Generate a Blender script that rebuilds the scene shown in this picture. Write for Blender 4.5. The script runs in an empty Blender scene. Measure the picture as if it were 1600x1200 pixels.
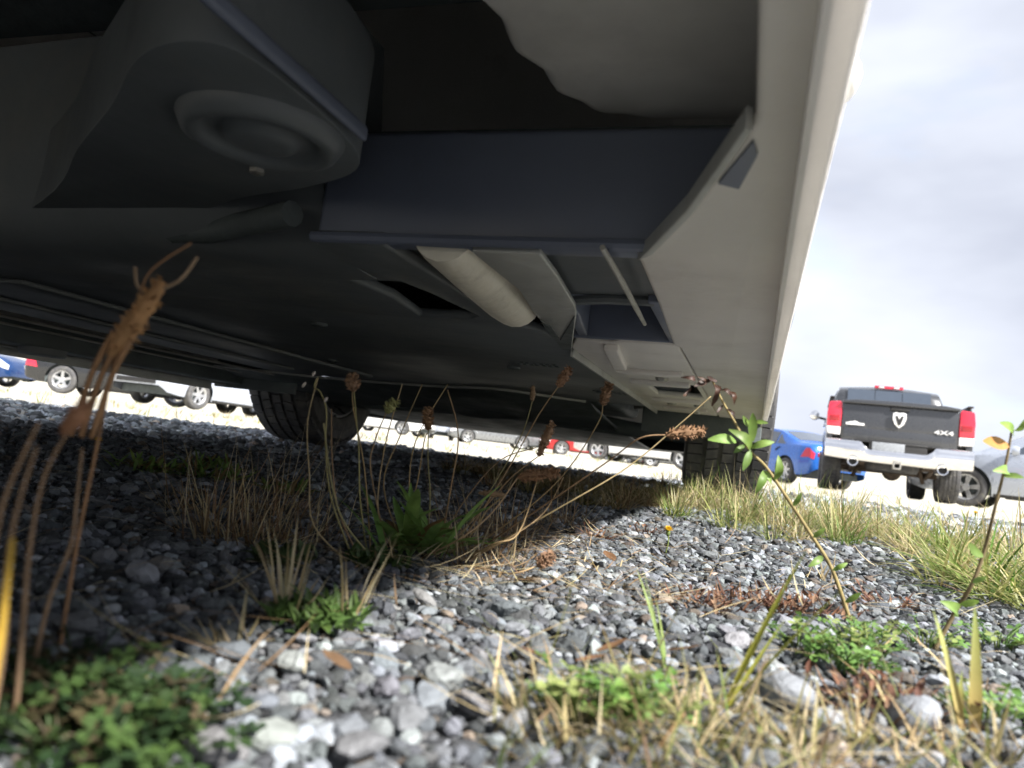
import bpy, bmesh, math, random
import numpy as np
from mathutils import Vector, Matrix, Quaternion
from mathutils.geometry import tessellate_polygon

# ------------------------------------------------------------------ camera, sky, sun, exposure
scene = bpy.context.scene
COL = scene.collection
rad = math.radians
CAMZ = 0.10
PITCH, ROLL = rad(4.95), rad(6.84)
cam_d = bpy.data.cameras.new('camera')
cam = bpy.data.objects.new('camera', cam_d); COL.objects.link(cam)
cam_d.sensor_width = 36.0; cam_d.lens = 26.55
cam_d.clip_start = 0.01; cam_d.clip_end = 3000
cam_d.dof.use_dof = True; cam_d.dof.focus_distance = 0.95; cam_d.dof.aperture_fstop = 9.5
_f = Vector((0, math.cos(PITCH), math.sin(PITCH))); _u = Vector((0, -math.sin(PITCH), math.cos(PITCH))); _r = Vector((1, 0, 0))
_R = _r*math.cos(ROLL) + _u*math.sin(ROLL); _U = _u*math.cos(ROLL) - _r*math.sin(ROLL)
_m = Matrix((_R, _U, -_f)).transposed().to_4x4(); _m.translation = (0, 0, CAMZ)
cam.matrix_world = _m
scene.camera = cam

SUN_AZ, SUN_EL = 138.0, 42.0                       # clockwise from +Y, degrees
w = bpy.data.worlds.new('World'); scene.world = w; w.use_nodes = True
nt = w.node_tree; nt.nodes.clear()
N = nt.nodes.new; LK = nt.links.new
out = N('ShaderNodeOutputWorld'); mix = N('ShaderNodeMixShader')
sky = N('ShaderNodeTexSky'); sky.sky_type = 'NISHITA'; sky.sun_disc = False
sky.sun_elevation = rad(SUN_EL); sky.sun_rotation = rad(SUN_AZ)
sky.air_density = 1.0; sky.dust_density = 1.5
b1 = N('ShaderNodeBackground'); b1.inputs[1].default_value = 0.06
LK(sky.outputs[0], b1.inputs[0])
tc = N('ShaderNodeTexCoord'); mp = N('ShaderNodeMapping'); mp.inputs['Scale'].default_value = (1.0, 1.0, 2.4)
mp.inputs['Location'].default_value = (0.35, 0.2, 0.0)
n1 = N('ShaderNodeTexNoise'); n1.inputs['Scale'].default_value = 2.1; n1.inputs['Detail'].default_value = 7; n1.inputs['Roughness'].default_value = .52
n2 = N('ShaderNodeTexNoise'); n2.inputs['Scale'].default_value = 1.5; n2.inputs['Detail'].default_value = 5
r1 = N('ShaderNodeValToRGB'); r1.color_ramp.elements[0].position = .05; r1.color_ramp.elements[1].position = .42
r2 = N('ShaderNodeValToRGB'); r2.color_ramp.elements[0].position = .36; r2.color_ramp.elements[1].position = .58
r2.color_ramp.elements[0].color = (.108, .115, .135, 1); r2.color_ramp.elements[1].color = (.162, .170, .189, 1)
b2 = N('ShaderNodeBackground'); b2.inputs[1].default_value = 1.0
LK(tc.outputs['Generated'], mp.inputs[0]); LK(mp.outputs[0], n1.inputs['Vector']); LK(mp.outputs[0], n2.inputs['Vector'])
LK(n1.outputs[0], r1.inputs[0]); LK(n2.outputs[0], r2.inputs[0]); LK(r2.outputs[0], b2.inputs[0])
LK(r1.outputs[0], mix.inputs[0]); LK(b1.outputs[0], mix.inputs[1]); LK(b2.outputs[0], mix.inputs[2]); LK(mix.outputs[0], out.inputs[0])

sd = bpy.data.lights.new('sun', 'SUN'); sd.energy = 2.1; sd.angle = rad(4.0); sd.color = (1.0, .955, .89)
sun = bpy.data.objects.new('sun', sd); COL.objects.link(sun); sun.location = (8, -8, 12)
SUNV = Vector((math.sin(rad(SUN_AZ))*math.cos(rad(SUN_EL)), math.cos(rad(SUN_AZ))*math.cos(rad(SUN_EL)), math.sin(rad(SUN_EL))))
sun.rotation_euler = SUNV.to_track_quat('Z', 'Y').to_euler()

scene.view_settings.view_transform = 'Standard'; scene.view_settings.look = 'None'
scene.view_settings.gamma = 1.0; scene.view_settings.use_curve_mapping = False
scene.view_settings.exposure = 2.65
scene.render.engine = 'CYCLES'
scene.cycles.use_denoising = True
scene.cycles.max_bounces = 8; scene.cycles.diffuse_bounces = 5; scene.cycles.glossy_bounces = 4
scene.cycles.sample_clamp_indirect = 8.0

rng = np.random.default_rng(7); random.seed(7)

# ------------------------------------------------------------------ helpers
def ground_z(x, y):
    """height of the lot: a shallow dip round the camera, rising a hand's breadth to the far rows"""
    r = np.sqrt(np.asarray(x, float)**2 + np.asarray(y, float)**2)
    z = .17*(1-np.exp(-np.maximum(r-.8, 0)/9.0)) - .009*np.clip(x, 0, 30)*np.clip(r/10, 0, 1)
    z = z + .06*np.clip(r-46, 0, 95)
    z = z + .006*np.sin(x*3.1+.5)*np.sin(y*2.6+1.1)*np.clip((r-.5)/.8, 0, 1)*np.clip(6-r, 0, 1)
    return z

def link(name, me, mat=None, parent=None):
    o = bpy.data.objects.new(name, me); COL.objects.link(o)
    if mat is not None and not me.materials: me.materials.append(mat)
    if parent is not None: o.parent = parent
    return o

def tag(o, label=None, cat=None, group=None, kind=None):
    if label: o['label'] = label
    if cat: o['category'] = cat
    if group: o['group'] = group
    if kind: o['kind'] = kind
    return o

def thing(name, loc=(0, 0, 0), rz=0.0, label=None, cat=None, group=None):
    o = bpy.data.objects.new(name, None); COL.objects.link(o)
    o.empty_display_size = .1; o.location = loc; o.rotation_euler = (0, 0, rz)
    return tag(o, label, cat, group)

def copy_tree(o, parent=None):
    c = o.copy(); COL.objects.link(c)
    if parent is not None: c.parent = parent
    for ch in list(o.children): copy_tree(ch, c)
    return c

def lerp_tab(tab, x):
    xs = [t[0] for t in tab]; ys = [t[1] for t in tab]
    return float(np.interp(x, xs, ys))

class MB:
    """collects faces and becomes ONE mesh object"""
    def __init__(s): s.v = []; s.f = []; s.c = []; s.col = None
    def add(s, vs, fs):
        b = len(s.v); s.v += [tuple(p) for p in vs]; s.f += [tuple(i+b for i in f) for f in fs]
        if s.col is not None: s.c += [s.col]*len(vs)
    def box(s, c, d, rot=None):
        x, y, z = d[0]/2, d[1]/2, d[2]/2
        vs = [Vector((i*x, j*y, k*z)) for i in (-1, 1) for j in (-1, 1) for k in (-1, 1)]
        if rot is not None: vs = [rot @ p for p in vs]
        vs = [p+Vector(c) for p in vs]
        s.add(vs, [(0, 1, 3, 2), (4, 6, 7, 5), (0, 4, 5, 1), (2, 3, 7, 6), (0, 2, 6, 4), (1, 5, 7, 3)])
    def tube(s, path, rr, n=8, cap=True):
        path = [Vector(p) for p in path]
        if not hasattr(rr, '__len__'): rr = [rr]*len(path)
        vs = []; up = None
        for i, p in enumerate(path):
            t = (path[min(i+1, len(path)-1)]-path[max(i-1, 0)])
            t = t.normalized() if t.length > 1e-9 else Vector((0, 0, 1))
            if up is None: up = t.orthogonal().normalized()
            up = (up-t*up.dot(t)); up = up.normalized() if up.length > 1e-6 else t.orthogonal().normalized()
            q = t.cross(up)
            for k in range(n):
                a = 2*math.pi*k/n; vs.append(p+(up*math.cos(a)+q*math.sin(a))*rr[i])
        fs = [(i*n+k, i*n+(k+1) % n, (i+1)*n+(k+1) % n, (i+1)*n+k) for i in range(len(path)-1) for k in range(n)]
        if cap: fs += [tuple(range(n))[::-1], tuple(range((len(path)-1)*n, len(path)*n))]
        s.add(vs, fs)
    def lathe(s, prof, n=32, axis='x', c=(0, 0, 0), closed=False, cap=True):
        vs = []
        for a_, r_ in prof:
            for k in range(n):
                t = 2*math.pi*k/n; p, q = r_*math.cos(t), r_*math.sin(t)
                v = {'x': (a_, p, q), 'y': (p, a_, q), 'z': (p, q, a_)}[axis]
                vs.append((v[0]+c[0], v[1]+c[1], v[2]+c[2]))
        m = len(prof); fs = []
        for i in range(m if closed else m-1):
            j = (i+1) % m
            for k in range(n): fs.append((i*n+k, i*n+(k+1) % n, j*n+(k+1) % n, j*n+k))
        if not closed and cap:
            for i in (0, m-1):
                if prof[i][1] > 1e-5: fs.append(tuple(range(i*n, i*n+n)))
        s.add(vs, fs)
    def prism(s, poly, z0, z1, holes=(), tf=None):
        """poly in x,y extruded z0..z1 (z may be callables of x,y)"""
        loops = [list(poly)]+[list(h) for h in holes]
        flat = [p for l in loops for p in l]; n = len(flat)
        Z = lambda z, p: z(*p) if callable(z) else z
        vs = [(p[0], p[1], Z(z0, p)) for p in flat]+[(p[0], p[1], Z(z1, p)) for p in flat]
        tri = tessellate_polygon([[Vector((p[0], p[1], 0)) for p in l] for l in loops])
        fs = [tuple(t) for t in tri]+[tuple(i+n for i in t) for t in tri]
        b = 0
        for l in loops:
            k = len(l)
            for i in range(k): j = (i+1) % k; fs.append((b+i, b+j, n+b+j, n+b+i))
            b += k
        if tf: vs = [tf(Vector(v)) for v in vs]
        s.add(vs, fs)
    def grid(s, pts):
        """pts[i][j] -> quads"""
        nj = len(pts[0]); vs = [p for row in pts for p in row]
        s.add(vs, [(i*nj+j, i*nj+j+1, (i+1)*nj+j+1, (i+1)*nj+j) for i in range(len(pts)-1) for j in range(nj-1)])
    def build(s, name, mat, parent=None, smooth=False, bevel=0.0, angle=40):
        me = bpy.data.meshes.new(name); me.from_pydata(s.v, [], s.f)
        bm = bmesh.new(); bm.from_mesh(me)
        bmesh.ops.recalc_face_normals(bm, faces=bm.faces)
        if bevel:
            bmesh.ops.remove_doubles(bm, verts=bm.verts, dist=1e-5)
            es = [e for e in bm.edges if len(e.link_faces) == 2 and e.calc_face_angle(0) > rad(30)]
            bmesh.ops.bevel(bm, geom=es, offset=bevel, segments=3, profile=.5, affect='EDGES', clamp_overlap=True)
        bm.to_mesh(me); bm.free()
        if s.c and len(s.c) == len(me.vertices):
            at = me.color_attributes.new('col', 'FLOAT_COLOR', 'POINT')
            at.data.foreach_set('color', np.array([(c[0], c[1], c[2], 1) for c in s.c], dtype=np.float32).ravel())
        if smooth or bevel:
            me.shade_smooth()
            try: me.set_sharp_from_angle(angle=rad(angle))
            except Exception: pass
        return link(name, me, mat, parent)

# ------------------------------------------------------------------ materials
MATS = {}
def pm(name, col, rough=.6, metal=0.0, var=.15, scale=12.0, bump=0.0, bscale=120.0, coat=0.0, spec=.5, dirt=None, attr=None, transl=0.0, emit=None, trans=0.0):
    m = bpy.data.materials.new(name); m.use_nodes = True
    t = m.node_tree; b = t.nodes['Principled BSDF']; n = t.nodes.new; l = t.links.new
    tcn = n('ShaderNodeTexCoord')
    ns = n('ShaderNodeTexNoise'); ns.inputs['Scale'].default_value = scale; ns.inputs['Detail'].default_value = 6
    l(tcn.outputs['Object'], ns.inputs['Vector'])
    mr = n('ShaderNodeMapRange'); mr.inputs[1].default_value = .25; mr.inputs[2].default_value = .75
    mr.inputs[3].default_value = 1-var; mr.inputs[4].default_value = 1+var
    l(ns.outputs[0], mr.inputs[0])
    mx = n('ShaderNodeMix'); mx.data_type = 'RGBA'; mx.blend_type = 'MULTIPLY'; mx.inputs[0].default_value = 1
    if attr:
        a = n('ShaderNodeAttribute'); a.attribute_name = attr; l(a.outputs['Color'], mx.inputs[6])
    else: mx.inputs[6].default_value = (*col, 1)
    l(mr.outputs[0], mx.inputs[7])
    c = mx.outputs[2]
    if dirt:
        n2_ = n('ShaderNodeTexNoise'); n2_.inputs['Scale'].default_value = dirt[2]; n2_.inputs['Detail'].default_value = 8; n2_.inputs['Roughness'].default_value = .65
        l(tcn.outputs['Object'], n2_.inputs['Vector'])
        rp = n('ShaderNodeValToRGB'); rp.color_ramp.elements[0].position = dirt[3]; rp.color_ramp.elements[1].position = min(1, dirt[3]+.22)
        l(n2_.outputs[0], rp.inputs[0])
        ml = n('ShaderNodeMath'); ml.operation = 'MULTIPLY'; ml.inputs[1].default_value = dirt[1]; l(rp.outputs[0], ml.inputs[0])
        m2 = n('ShaderNodeMix'); m2.data_type = 'RGBA'; l(ml.outputs[0], m2.inputs[0]); l(c, m2.inputs[6]); m2.inputs[7].default_value = (*dirt[0], 1)
        c = m2.outputs[2]
    l(c, b.inputs['Base Color'])
    nr = n('ShaderNodeTexNoise'); nr.inputs['Scale'].default_value = scale*1.7; nr.inputs['Detail'].default_value = 7; l(tcn.outputs['Object'], nr.inputs['Vector'])
    rr_ = n('ShaderNodeMapRange'); rr_.inputs[1].default_value = .3; rr_.inputs[2].default_value = .7
    rr_.inputs[3].default_value = max(.03, rough*.78); rr_.inputs[4].default_value = min(1, rough*1.28); l(nr.outputs[0], rr_.inputs[0]); l(rr_.outputs[0], b.inputs['Roughness'])
    b.inputs['Metallic'].default_value = metal
    b.inputs['Coat Weight'].default_value = coat; b.inputs['Coat Roughness'].default_value = .06
    b.inputs['Specular IOR Level'].default_value = spec
    if trans: b.inputs['Transmission Weight'].default_value = trans
    if bump:
        nb = n('ShaderNodeTexNoise'); nb.inputs['Scale'].default_value = bscale; nb.inputs['Detail'].default_value = 5
        l(tcn.outputs['Object'], nb.inputs['Vector'])
        bn = n('ShaderNodeBump'); bn.inputs['Strength'].default_value = bump; bn.inputs['Distance'].default_value = .01
        l(nb.outputs[0], bn.inputs['Height']); l(bn.outputs[0], b.inputs['Normal'])
    if transl:
        tr = n('ShaderNodeBsdfTranslucent'); l(c, tr.inputs[0])
        ms = n('ShaderNodeMixShader'); ms.inputs[0].default_value = transl
        l(b.outputs[0], ms.inputs[1]); l(tr.outputs[0], ms.inputs[2]); l(ms.outputs[0], t.nodes['Material Output'].inputs[0])
    if emit:
        b.inputs['Emission Color'].default_value = (*emit[0], 1); b.inputs['Emission Strength'].default_value = emit[1]
    MATS[name] = m
    return m

M_tray = pm('black plastic undertray', (.135, .150, .160), .5, var=.35, scale=3.5, bump=.12, bscale=35, dirt=((.23, .225, .205), .6, 5, .5))
M_dark = pm('dark underseal', (.09, .108, .112), .6, var=.3, scale=9, bump=.25, bscale=60, dirt=((.05, .05, .045), .5, 7, .55))
M_navy = pm('dark blue painted steel', (.14, .162, .222), .42, var=.2, scale=6, dirt=((.07, .068, .065), .45, 6, .55))
M_sill = pm('grey sill underseal', (.80, .765, .72), .58, var=.10, scale=6, bump=.14, bscale=90, dirt=((.50, .45, .39), .6, 4, .52))
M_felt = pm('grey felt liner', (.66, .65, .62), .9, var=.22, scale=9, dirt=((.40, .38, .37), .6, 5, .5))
M_cream = pm('cream bounce lit steel', (.78, .74, .63), .5, var=.12, scale=22, bump=.2, bscale=60, dirt=((.30, .27, .2), .6, 18, .58))  # cream base colour carries light bounced up from the ground
M_shield = pm('dull aluminium shield', (.46, .47, .45), .48, metal=.35, var=.14, scale=14, bump=.15, bscale=50, dirt=((.2, .18, .15), .5, 9, .58))
M_pipe = pm('zinc pipe', (.42, .41, .38), .4, metal=.7, var=.2, scale=30)
M_white = pm('white car paint', (.74, .735, .72), .32, var=.03, scale=3, coat=.6, dirt=((.42, .39, .34), .35, 2.2, .55))
M_tyre = pm('tyre rubber', (.062, .062, .066), .72, var=.25, scale=30, bump=.12, bscale=200, dirt=((.15, .145, .13), .7, 10, .48))
M_rim = pm('alloy rim', (.55, .56, .58), .32, metal=.8, var=.08, scale=20, dirt=((.12, .11, .10), .5, 14, .58))
M_trim = pm('black trim', (.02, .02, .021), .5, var=.2, scale=20)
M_glass = pm('tinted glass', (.05, .065, .09), .06, var=.05, spec=.8, coat=.5)
M_red = pm('red tail lamp', (.62, .02, .05), .12, var=.15, scale=40, coat=1.0)
M_redd = pm('deep red lamp', (.30, .004, .010), .15, var=.15, scale=40, coat=1.0)
M_clear = pm('clear lamp lens', (.72, .70, .70), .12, var=.08, scale=40, coat=1.0)
M_chrome = pm('chrome', (.80, .80, .81), .09, metal=1.0, var=.04, scale=15, bump=.012, bscale=9)
M_steel = pm('rusty steel', (.10, .075, .058), .75, metal=.3, var=.4, scale=18, bump=.3, bscale=60, dirt=((.26, .20, .14), .6, 8, .52))
M_plate = pm('plate blank', (.26, .28, .31), .5, var=.5, scale=60)
M_badge = pm('silver badge', (.82, .82, .82), .3, metal=.3, var=.05)
PAINT = {k: pm(k+' car paint', c, .28, metal=mt, var=.04, scale=4, coat=.8, dirt=((.09, .085, .075), .2, 2.5, .56)) for k, c, mt in (
    ('graphite', (.052, .055, .062), .35), ('blue', (.02, .13, .50), .2), ('silver', (.42, .46, .54), .4), ('black', (.014, .015, .017), .1),
    ('navy', (.012, .045, .15), .3), ('red', (.36, .015, .015), .15), ('pale', (.70, .71, .72), .1), ('grey', (.20, .21, .22), .4))}
M_grass = pm('grass blades', (1, 1, 1), .55, var=.22, scale=60, attr='col', transl=.38, spec=.35)
M_leaf = pm('weed leaves', (1, 1, 1), .5, var=.28, scale=90, attr='col', transl=.32, spec=.4)
M_dry = pm('dry stems', (1, 1, 1), .75, var=.28, scale=120, attr='col', transl=.15, spec=.25)
M_stone = pm('gravel stone', (1, 1, 1), .82, var=.32, scale=110, attr='col', bump=.35, bscale=320, spec=.35)

# ------------------------------------------------------------------ where things stand (metres)
STALKS = [([(-0.058,0.693,0.0),(-0.061,0.689,0.047),(-0.069,0.706,0.081),(-0.073,0.714,0.109)],'head',(-0.076,0.712,0.128)),([(-0.074,0.695,0.0),(-0.076,0.692,0.039),(-0.075,0.699,0.068),(-0.075,0.707,0.098),(-0.073,0.706,0.106)],'none',None),([(-0.108,0.626,0.0),(-0.108,0.602,0.047),(-0.114,0.599,0.087),(-0.121,0.585,0.13)],'head',(-0.124,0.584,0.142)),([(-0.107,0.638,0.0),(-0.107,0.635,0.04),(-0.115,0.632,0.076),(-0.126,0.618,0.117),(-0.129,0.617,0.132)],'none',None),([(-0.091,0.648,0.0),(-0.104,0.612,0.068),(-0.104,0.609,0.093),(-0.096,0.597,0.117)],'green',(-0.091,0.597,0.126)),([(-0.048,0.733,0.0),(-0.036,0.76,0.039),(-0.004,0.776,0.087),(0.032,0.774,0.105)],'none',None),([(-0.041,0.716,0.0),(-0.011,0.743,0.043),(0.011,0.75,0.074),(0.035,0.758,0.097)],'head',(0.044,0.755,0.129)),([(-0.029,0.718,0.0),(0.004,0.731,0.077),(0.029,0.736,0.136),(0.045,0.734,0.166)],'head',(0.053,0.732,0.184)),([(-0.033,0.733,0.0),(-0.007,0.778,0.061),(0.016,0.783,0.116),(0.023,0.78,0.152)],'bud',(0.022,0.779,0.168)),([(-0.02,0.713,0.0),(0.031,0.708,0.051),(0.062,0.705,0.09),(0.084,0.701,0.135),(0.086,0.7,0.151)],'head',(0.089,0.698,0.17)),([(-0.013,0.706,0.0),(0.039,0.651,0.056),(0.085,0.617,0.1),(0.105,0.595,0.121),(0.125,0.594,0.126)],'head',(0.152,0.594,0.132)),([(-0.01,0.692,0.0),(0.057,0.667,0.057),(0.109,0.663,0.097),(0.151,0.66,0.141),(0.174,0.657,0.167)],'none',None),([(-0.065,0.695,0.0),(-0.082,0.711,0.043),(-0.084,0.716,0.097),(-0.061,0.721,0.155)],'none',None),([(-0.077,0.676,0.0),(-0.103,0.681,0.054),(-0.095,0.687,0.101),(-0.082,0.693,0.15)],'none',None),([(-0.085,0.653,0.0),(-0.1,0.65,0.034),(-0.101,0.645,0.089),(-0.094,0.65,0.145)],'none',None),([(-0.044,0.687,0.0),(-0.042,0.662,0.062),(-0.041,0.658,0.107),(-0.055,0.655,0.145)],'none',None),([(-0.014,0.666,0.0),(0.015,0.643,0.028),(0.041,0.661,0.05),(0.054,0.658,0.082)],'none',None),([(-0.036,0.687,0.0),(-0.017,0.644,0.028),(-0.009,0.643,0.046),(0.005,0.641,0.062)],'bud',(-0.017,0.641,0.061)),([(-0.02,0.654,0.0),(-0.0,0.601,0.025),(0.019,0.6,0.036),(0.029,0.607,0.078)],'none',None),([(-0.058,0.653,0.0),(-0.025,0.59,0.028),(-0.003,0.588,0.051),(0.013,0.585,0.08)],'head',(0.041,0.585,0.086)),([(-0.003,0.632,0.0),(0.017,0.591,0.006),(0.036,0.591,0.014)],'head',(0.046,0.59,0.023)),([(-0.11,0.599,0.0),(-0.122,0.596,0.036),(-0.132,0.593,0.075),(-0.142,0.61,0.115)],'none',None),([(-0.117,0.577,-0.0),(-0.14,0.595,0.024),(-0.148,0.592,0.063),(-0.154,0.588,0.102),(-0.15,0.585,0.138)],'none',None),([(-0.112,0.581,0.0),(-0.125,0.577,0.047),(-0.134,0.574,0.085),(-0.137,0.572,0.113),(-0.143,0.57,0.126),(-0.148,0.57,0.129),(-0.147,0.57,0.136)],'flower',(-0.151,0.57,0.137)),([(-0.094,0.595,-0.0),(-0.107,0.553,0.032),(-0.12,0.55,0.059),(-0.129,0.536,0.103)],'none',None)]
ROSETTE = (-0.062,0.664,0.0)
AT_DRY_PALE = [(-0.102,0.402,-0.0),(-0.07,0.405,-0.0),(-0.11,0.352,-0.0),(0.364,0.833,0.001),(0.067,0.337,-0.0)]
AT_DRY_BROWN = [(-0.228,0.653,-0.0),(-0.196,0.639,-0.0),(-0.171,0.687,-0.0),(-0.29,0.784,0.001),(-0.02,0.785,-0.0),(0.021,0.903,0.001),(0.09,1.124,0.003),(-0.242,0.842,0.002),(-0.004,0.666,0.0)]
AT_MOSS = [(-0.085,0.392,-0.0),(-0.147,0.554,-0.0),(-0.085,0.586,0.0)]
AT_SMALL_GREEN = [(-0.503,1.064,0.01),(-0.458,1.062,0.009),(-0.388,1.068,0.008),(-0.286,1.015,0.006),(-0.45,1.191,0.013),(-0.696,4.172,0.057),(-0.79,3.26,0.043)]
AT_RUSSET = [(0.151,0.587,0.0),(0.174,0.581,0.0),(0.207,0.625,0.0),(0.133,1.014,0.002),(0.224,1.13,0.003),(0.222,0.608,0.0),(0.254,0.639,0.0),(0.269,0.61,0.0),(0.37,0.707,0.0),(0.2,0.376,-0.0),(0.185,0.362,-0.0)]
AT_FLOWER = [(0.202,0.896,0.001),(-0.626,1.177,0.015),(-0.094,0.235,-0.0),(1.254,2.001,0.024)]
AT_CLOVER_L = [(-0.144,0.26,-0.0),(-0.143,0.282,-0.0),(-0.119,0.251,-0.0),(-0.116,0.264,-0.0),(-0.131,0.231,-0.0),(-0.114,0.222,-0.0),(-0.101,0.235,-0.0),(-0.101,0.251,-0.0),(-0.088,0.227,-0.0),(-0.103,0.221,-0.0)]
AT_CLOVER_R = [(0.202,0.435,-0.0),(0.211,0.433,-0.0),(0.245,0.488,0.0),(0.239,0.363,-0.0),(0.238,0.5,0.0),(0.305,0.53,0.0),(0.198,0.482,-0.0),(0.041,0.312,-0.0),(0.053,0.309,-0.0),(0.068,0.307,-0.0),(0.374,0.561,0.0)]
AT_FG_GRASS = [(0.031,0.282,-0.0),(0.043,0.268,-0.0),(0.061,0.279,-0.0),(0.084,0.319,-0.0),(0.084,0.28,-0.0),(0.104,0.298,-0.0),(0.113,0.283,-0.0),(0.134,0.301,-0.0),(0.145,0.293,-0.0),(0.166,0.305,-0.0),(0.18,0.302,-0.0),(0.205,0.31,-0.0),(0.228,0.33,-0.0),(0.067,0.313,-0.0),(0.031,0.312,-0.0),(0.104,0.326,-0.0)]
AT_BAND = [(0.536,2.206,0.027),(0.551,1.983,0.021),(0.598,1.972,0.021),(0.614,1.866,0.018),(0.584,1.644,0.012),(0.622,1.597,0.012),(0.65,1.535,0.011),(0.488,1.557,0.009),(0.477,1.305,0.005),(0.606,1.322,0.007),(0.692,1.383,0.01),(0.864,1.649,0.018),(0.822,1.471,0.014),(0.823,1.388,0.013),(0.795,1.649,0.016),(0.813,1.851,0.02),(0.463,1.713,0.013),(0.792,1.229,0.01),(0.901,1.437,0.016),(1.029,1.521,0.02),(0.839,2.118,0.024),(0.795,2.364,0.028)]
AT_MAT = [(0.013,2.112,0.024),(0.066,2.071,0.023),(0.117,2.033,0.022),(0.166,1.998,0.021),(0.206,1.899,0.018),(0.246,1.83,0.016),(0.274,1.711,0.012),(0.32,1.721,0.013),(0.388,1.845,0.016),(0.466,2.053,0.023),(0.159,1.561,0.009),(0.083,1.648,0.012),(0.388,2.107,0.024),(0.51,2.551,0.035),(0.317,2.112,0.025),(-0.04,2.098,0.023),(-0.083,2.254,0.026)]
AT_RIGHTCLUMP = [(0.646,0.963,0.005),(0.606,0.88,0.004),(0.737,1.06,0.007),(0.579,0.884,0.003),(0.537,0.809,0.003)]
AT_STONE = [(0.216,0.501,0.0),(0.142,0.358,-0.0),(0.197,0.349,-0.0),(-0.014,0.324,-0.0),(-0.035,0.304,-0.0),(0.007,0.319,-0.0),(-0.2,0.451,-0.0),(-0.204,0.482,-0.0),(-0.038,0.471,-0.0),(0.018,0.427,-0.0),(0.041,0.438,-0.0),(0.153,0.484,-0.0),(-0.075,0.321,-0.0),(-0.075,0.233,-0.0),(-0.103,0.409,-0.0),(-0.063,0.247,-0.0),(-0.178,0.343,-0.0),(-0.034,0.245,-0.0),(0.151,0.461,-0.0),(-0.036,0.387,-0.0),(0.118,0.484,-0.0),(0.537,1.069,0.004),(0.469,1.079,0.003),(0.261,0.916,0.002),(0.277,0.46,-0.0),(-0.406,0.845,0.003),(-0.381,0.732,0.0),(-0.371,0.816,0.002),(-0.022,0.277,-0.0),(0.0,0.298,-0.0)]
AT_LITTER = [(0.115,0.72,0.0),(0.056,0.376,-0.0),(0.033,0.351,-0.0),(0.095,0.397,-0.0),(0.044,0.355,-0.0),(0.103,0.512,-0.0),(-0.049,0.302,-0.0)]
AT_BLADE = [(0.097,0.404,-0.0),(0.113,0.349,-0.0),(0.221,0.349,-0.0),(0.076,0.332,-0.0),(-0.083,0.604,0.0)]
AT_SPRIG = [(0.276,0.581,0.0),(0.305,0.521,0.0)]
AT_LEFT_STEMS = [(-0.141,0.249,-0.0),(-0.147,0.253,-0.0),(-0.167,0.28,-0.0),(-0.132,0.241,-0.0)]
SPRIG1 = [(0.276,0.581,0.0),(0.257,0.578,0.039),(0.237,0.575,0.064),(0.21,0.563,0.092),(0.194,0.561,0.11),(0.178,0.551,0.12),(0.166,0.549,0.137),(0.154,0.548,0.153),(0.144,0.546,0.168)]
SPRIG1_LEAVES = [((0.178,0.551,0.12),(0.159,0.544,0.133),0),((0.167,0.55,0.125),(0.145,0.545,0.124),0),((0.178,0.55,0.121),(0.173,0.547,0.105),0),((0.178,0.55,0.122),(0.193,0.545,0.128),0),((0.179,0.55,0.127),(0.175,0.543,0.147),0),((0.178,0.549,0.141),(0.187,0.544,0.141),0),((0.178,0.549,0.136),(0.168,0.543,0.144),0),((0.19,0.552,0.107),(0.184,0.548,0.09),0),((0.19,0.552,0.107),(0.194,0.547,0.098),0),((0.198,0.552,0.101),(0.197,0.546,0.119),0),((0.174,0.55,0.124),(0.165,0.546,0.117),0),((0.214,0.554,0.084),(0.217,0.548,0.094),0),((0.231,0.555,0.063),(0.237,0.55,0.071),0),((0.24,0.557,0.05),(0.228,0.552,0.042),0),((0.26,0.559,0.019),(0.268,0.553,0.028),0),((0.248,0.557,0.041),(0.256,0.552,0.048),0),((0.144,0.546,0.168),(0.131,0.542,0.161),1),((0.132,0.547,0.163),(0.12,0.541,0.166),1),((0.13,0.547,0.16),(0.124,0.543,0.153),1),((0.146,0.547,0.165),(0.145,0.543,0.148),1),((0.147,0.547,0.163),(0.152,0.542,0.161),1),((0.151,0.547,0.16),(0.159,0.542,0.156),1),((0.148,0.546,0.167),(0.139,0.541,0.169),1),((0.157,0.548,0.148),(0.163,0.544,0.141),1),((0.155,0.548,0.151),(0.149,0.543,0.144),1),((0.158,0.547,0.161),(0.161,0.543,0.151),1),((0.138,0.547,0.164),(0.132,0.541,0.168),1)]
SPRIG2 = [(0.305,0.521,0.0),(0.315,0.519,0.025),(0.319,0.507,0.049),(0.324,0.505,0.071),(0.321,0.492,0.101),(0.325,0.49,0.131),(0.326,0.488,0.152)]
SPRIG2_LEAVES = [((0.327,0.488,0.148),(0.311,0.478,0.154),0),((0.326,0.488,0.151),(0.326,0.477,0.158),0),((0.325,0.489,0.141),(0.302,0.479,0.141),2),((0.325,0.49,0.123),(0.31,0.48,0.123),0),((0.324,0.491,0.121),(0.331,0.481,0.121),0),((0.317,0.495,0.068),(0.301,0.485,0.075),0),((0.313,0.497,0.05),(0.314,0.486,0.056),0),((0.303,0.499,0.028),(0.287,0.488,0.037),0),((0.306,0.498,0.035),(0.312,0.488,0.04),0)]
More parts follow.
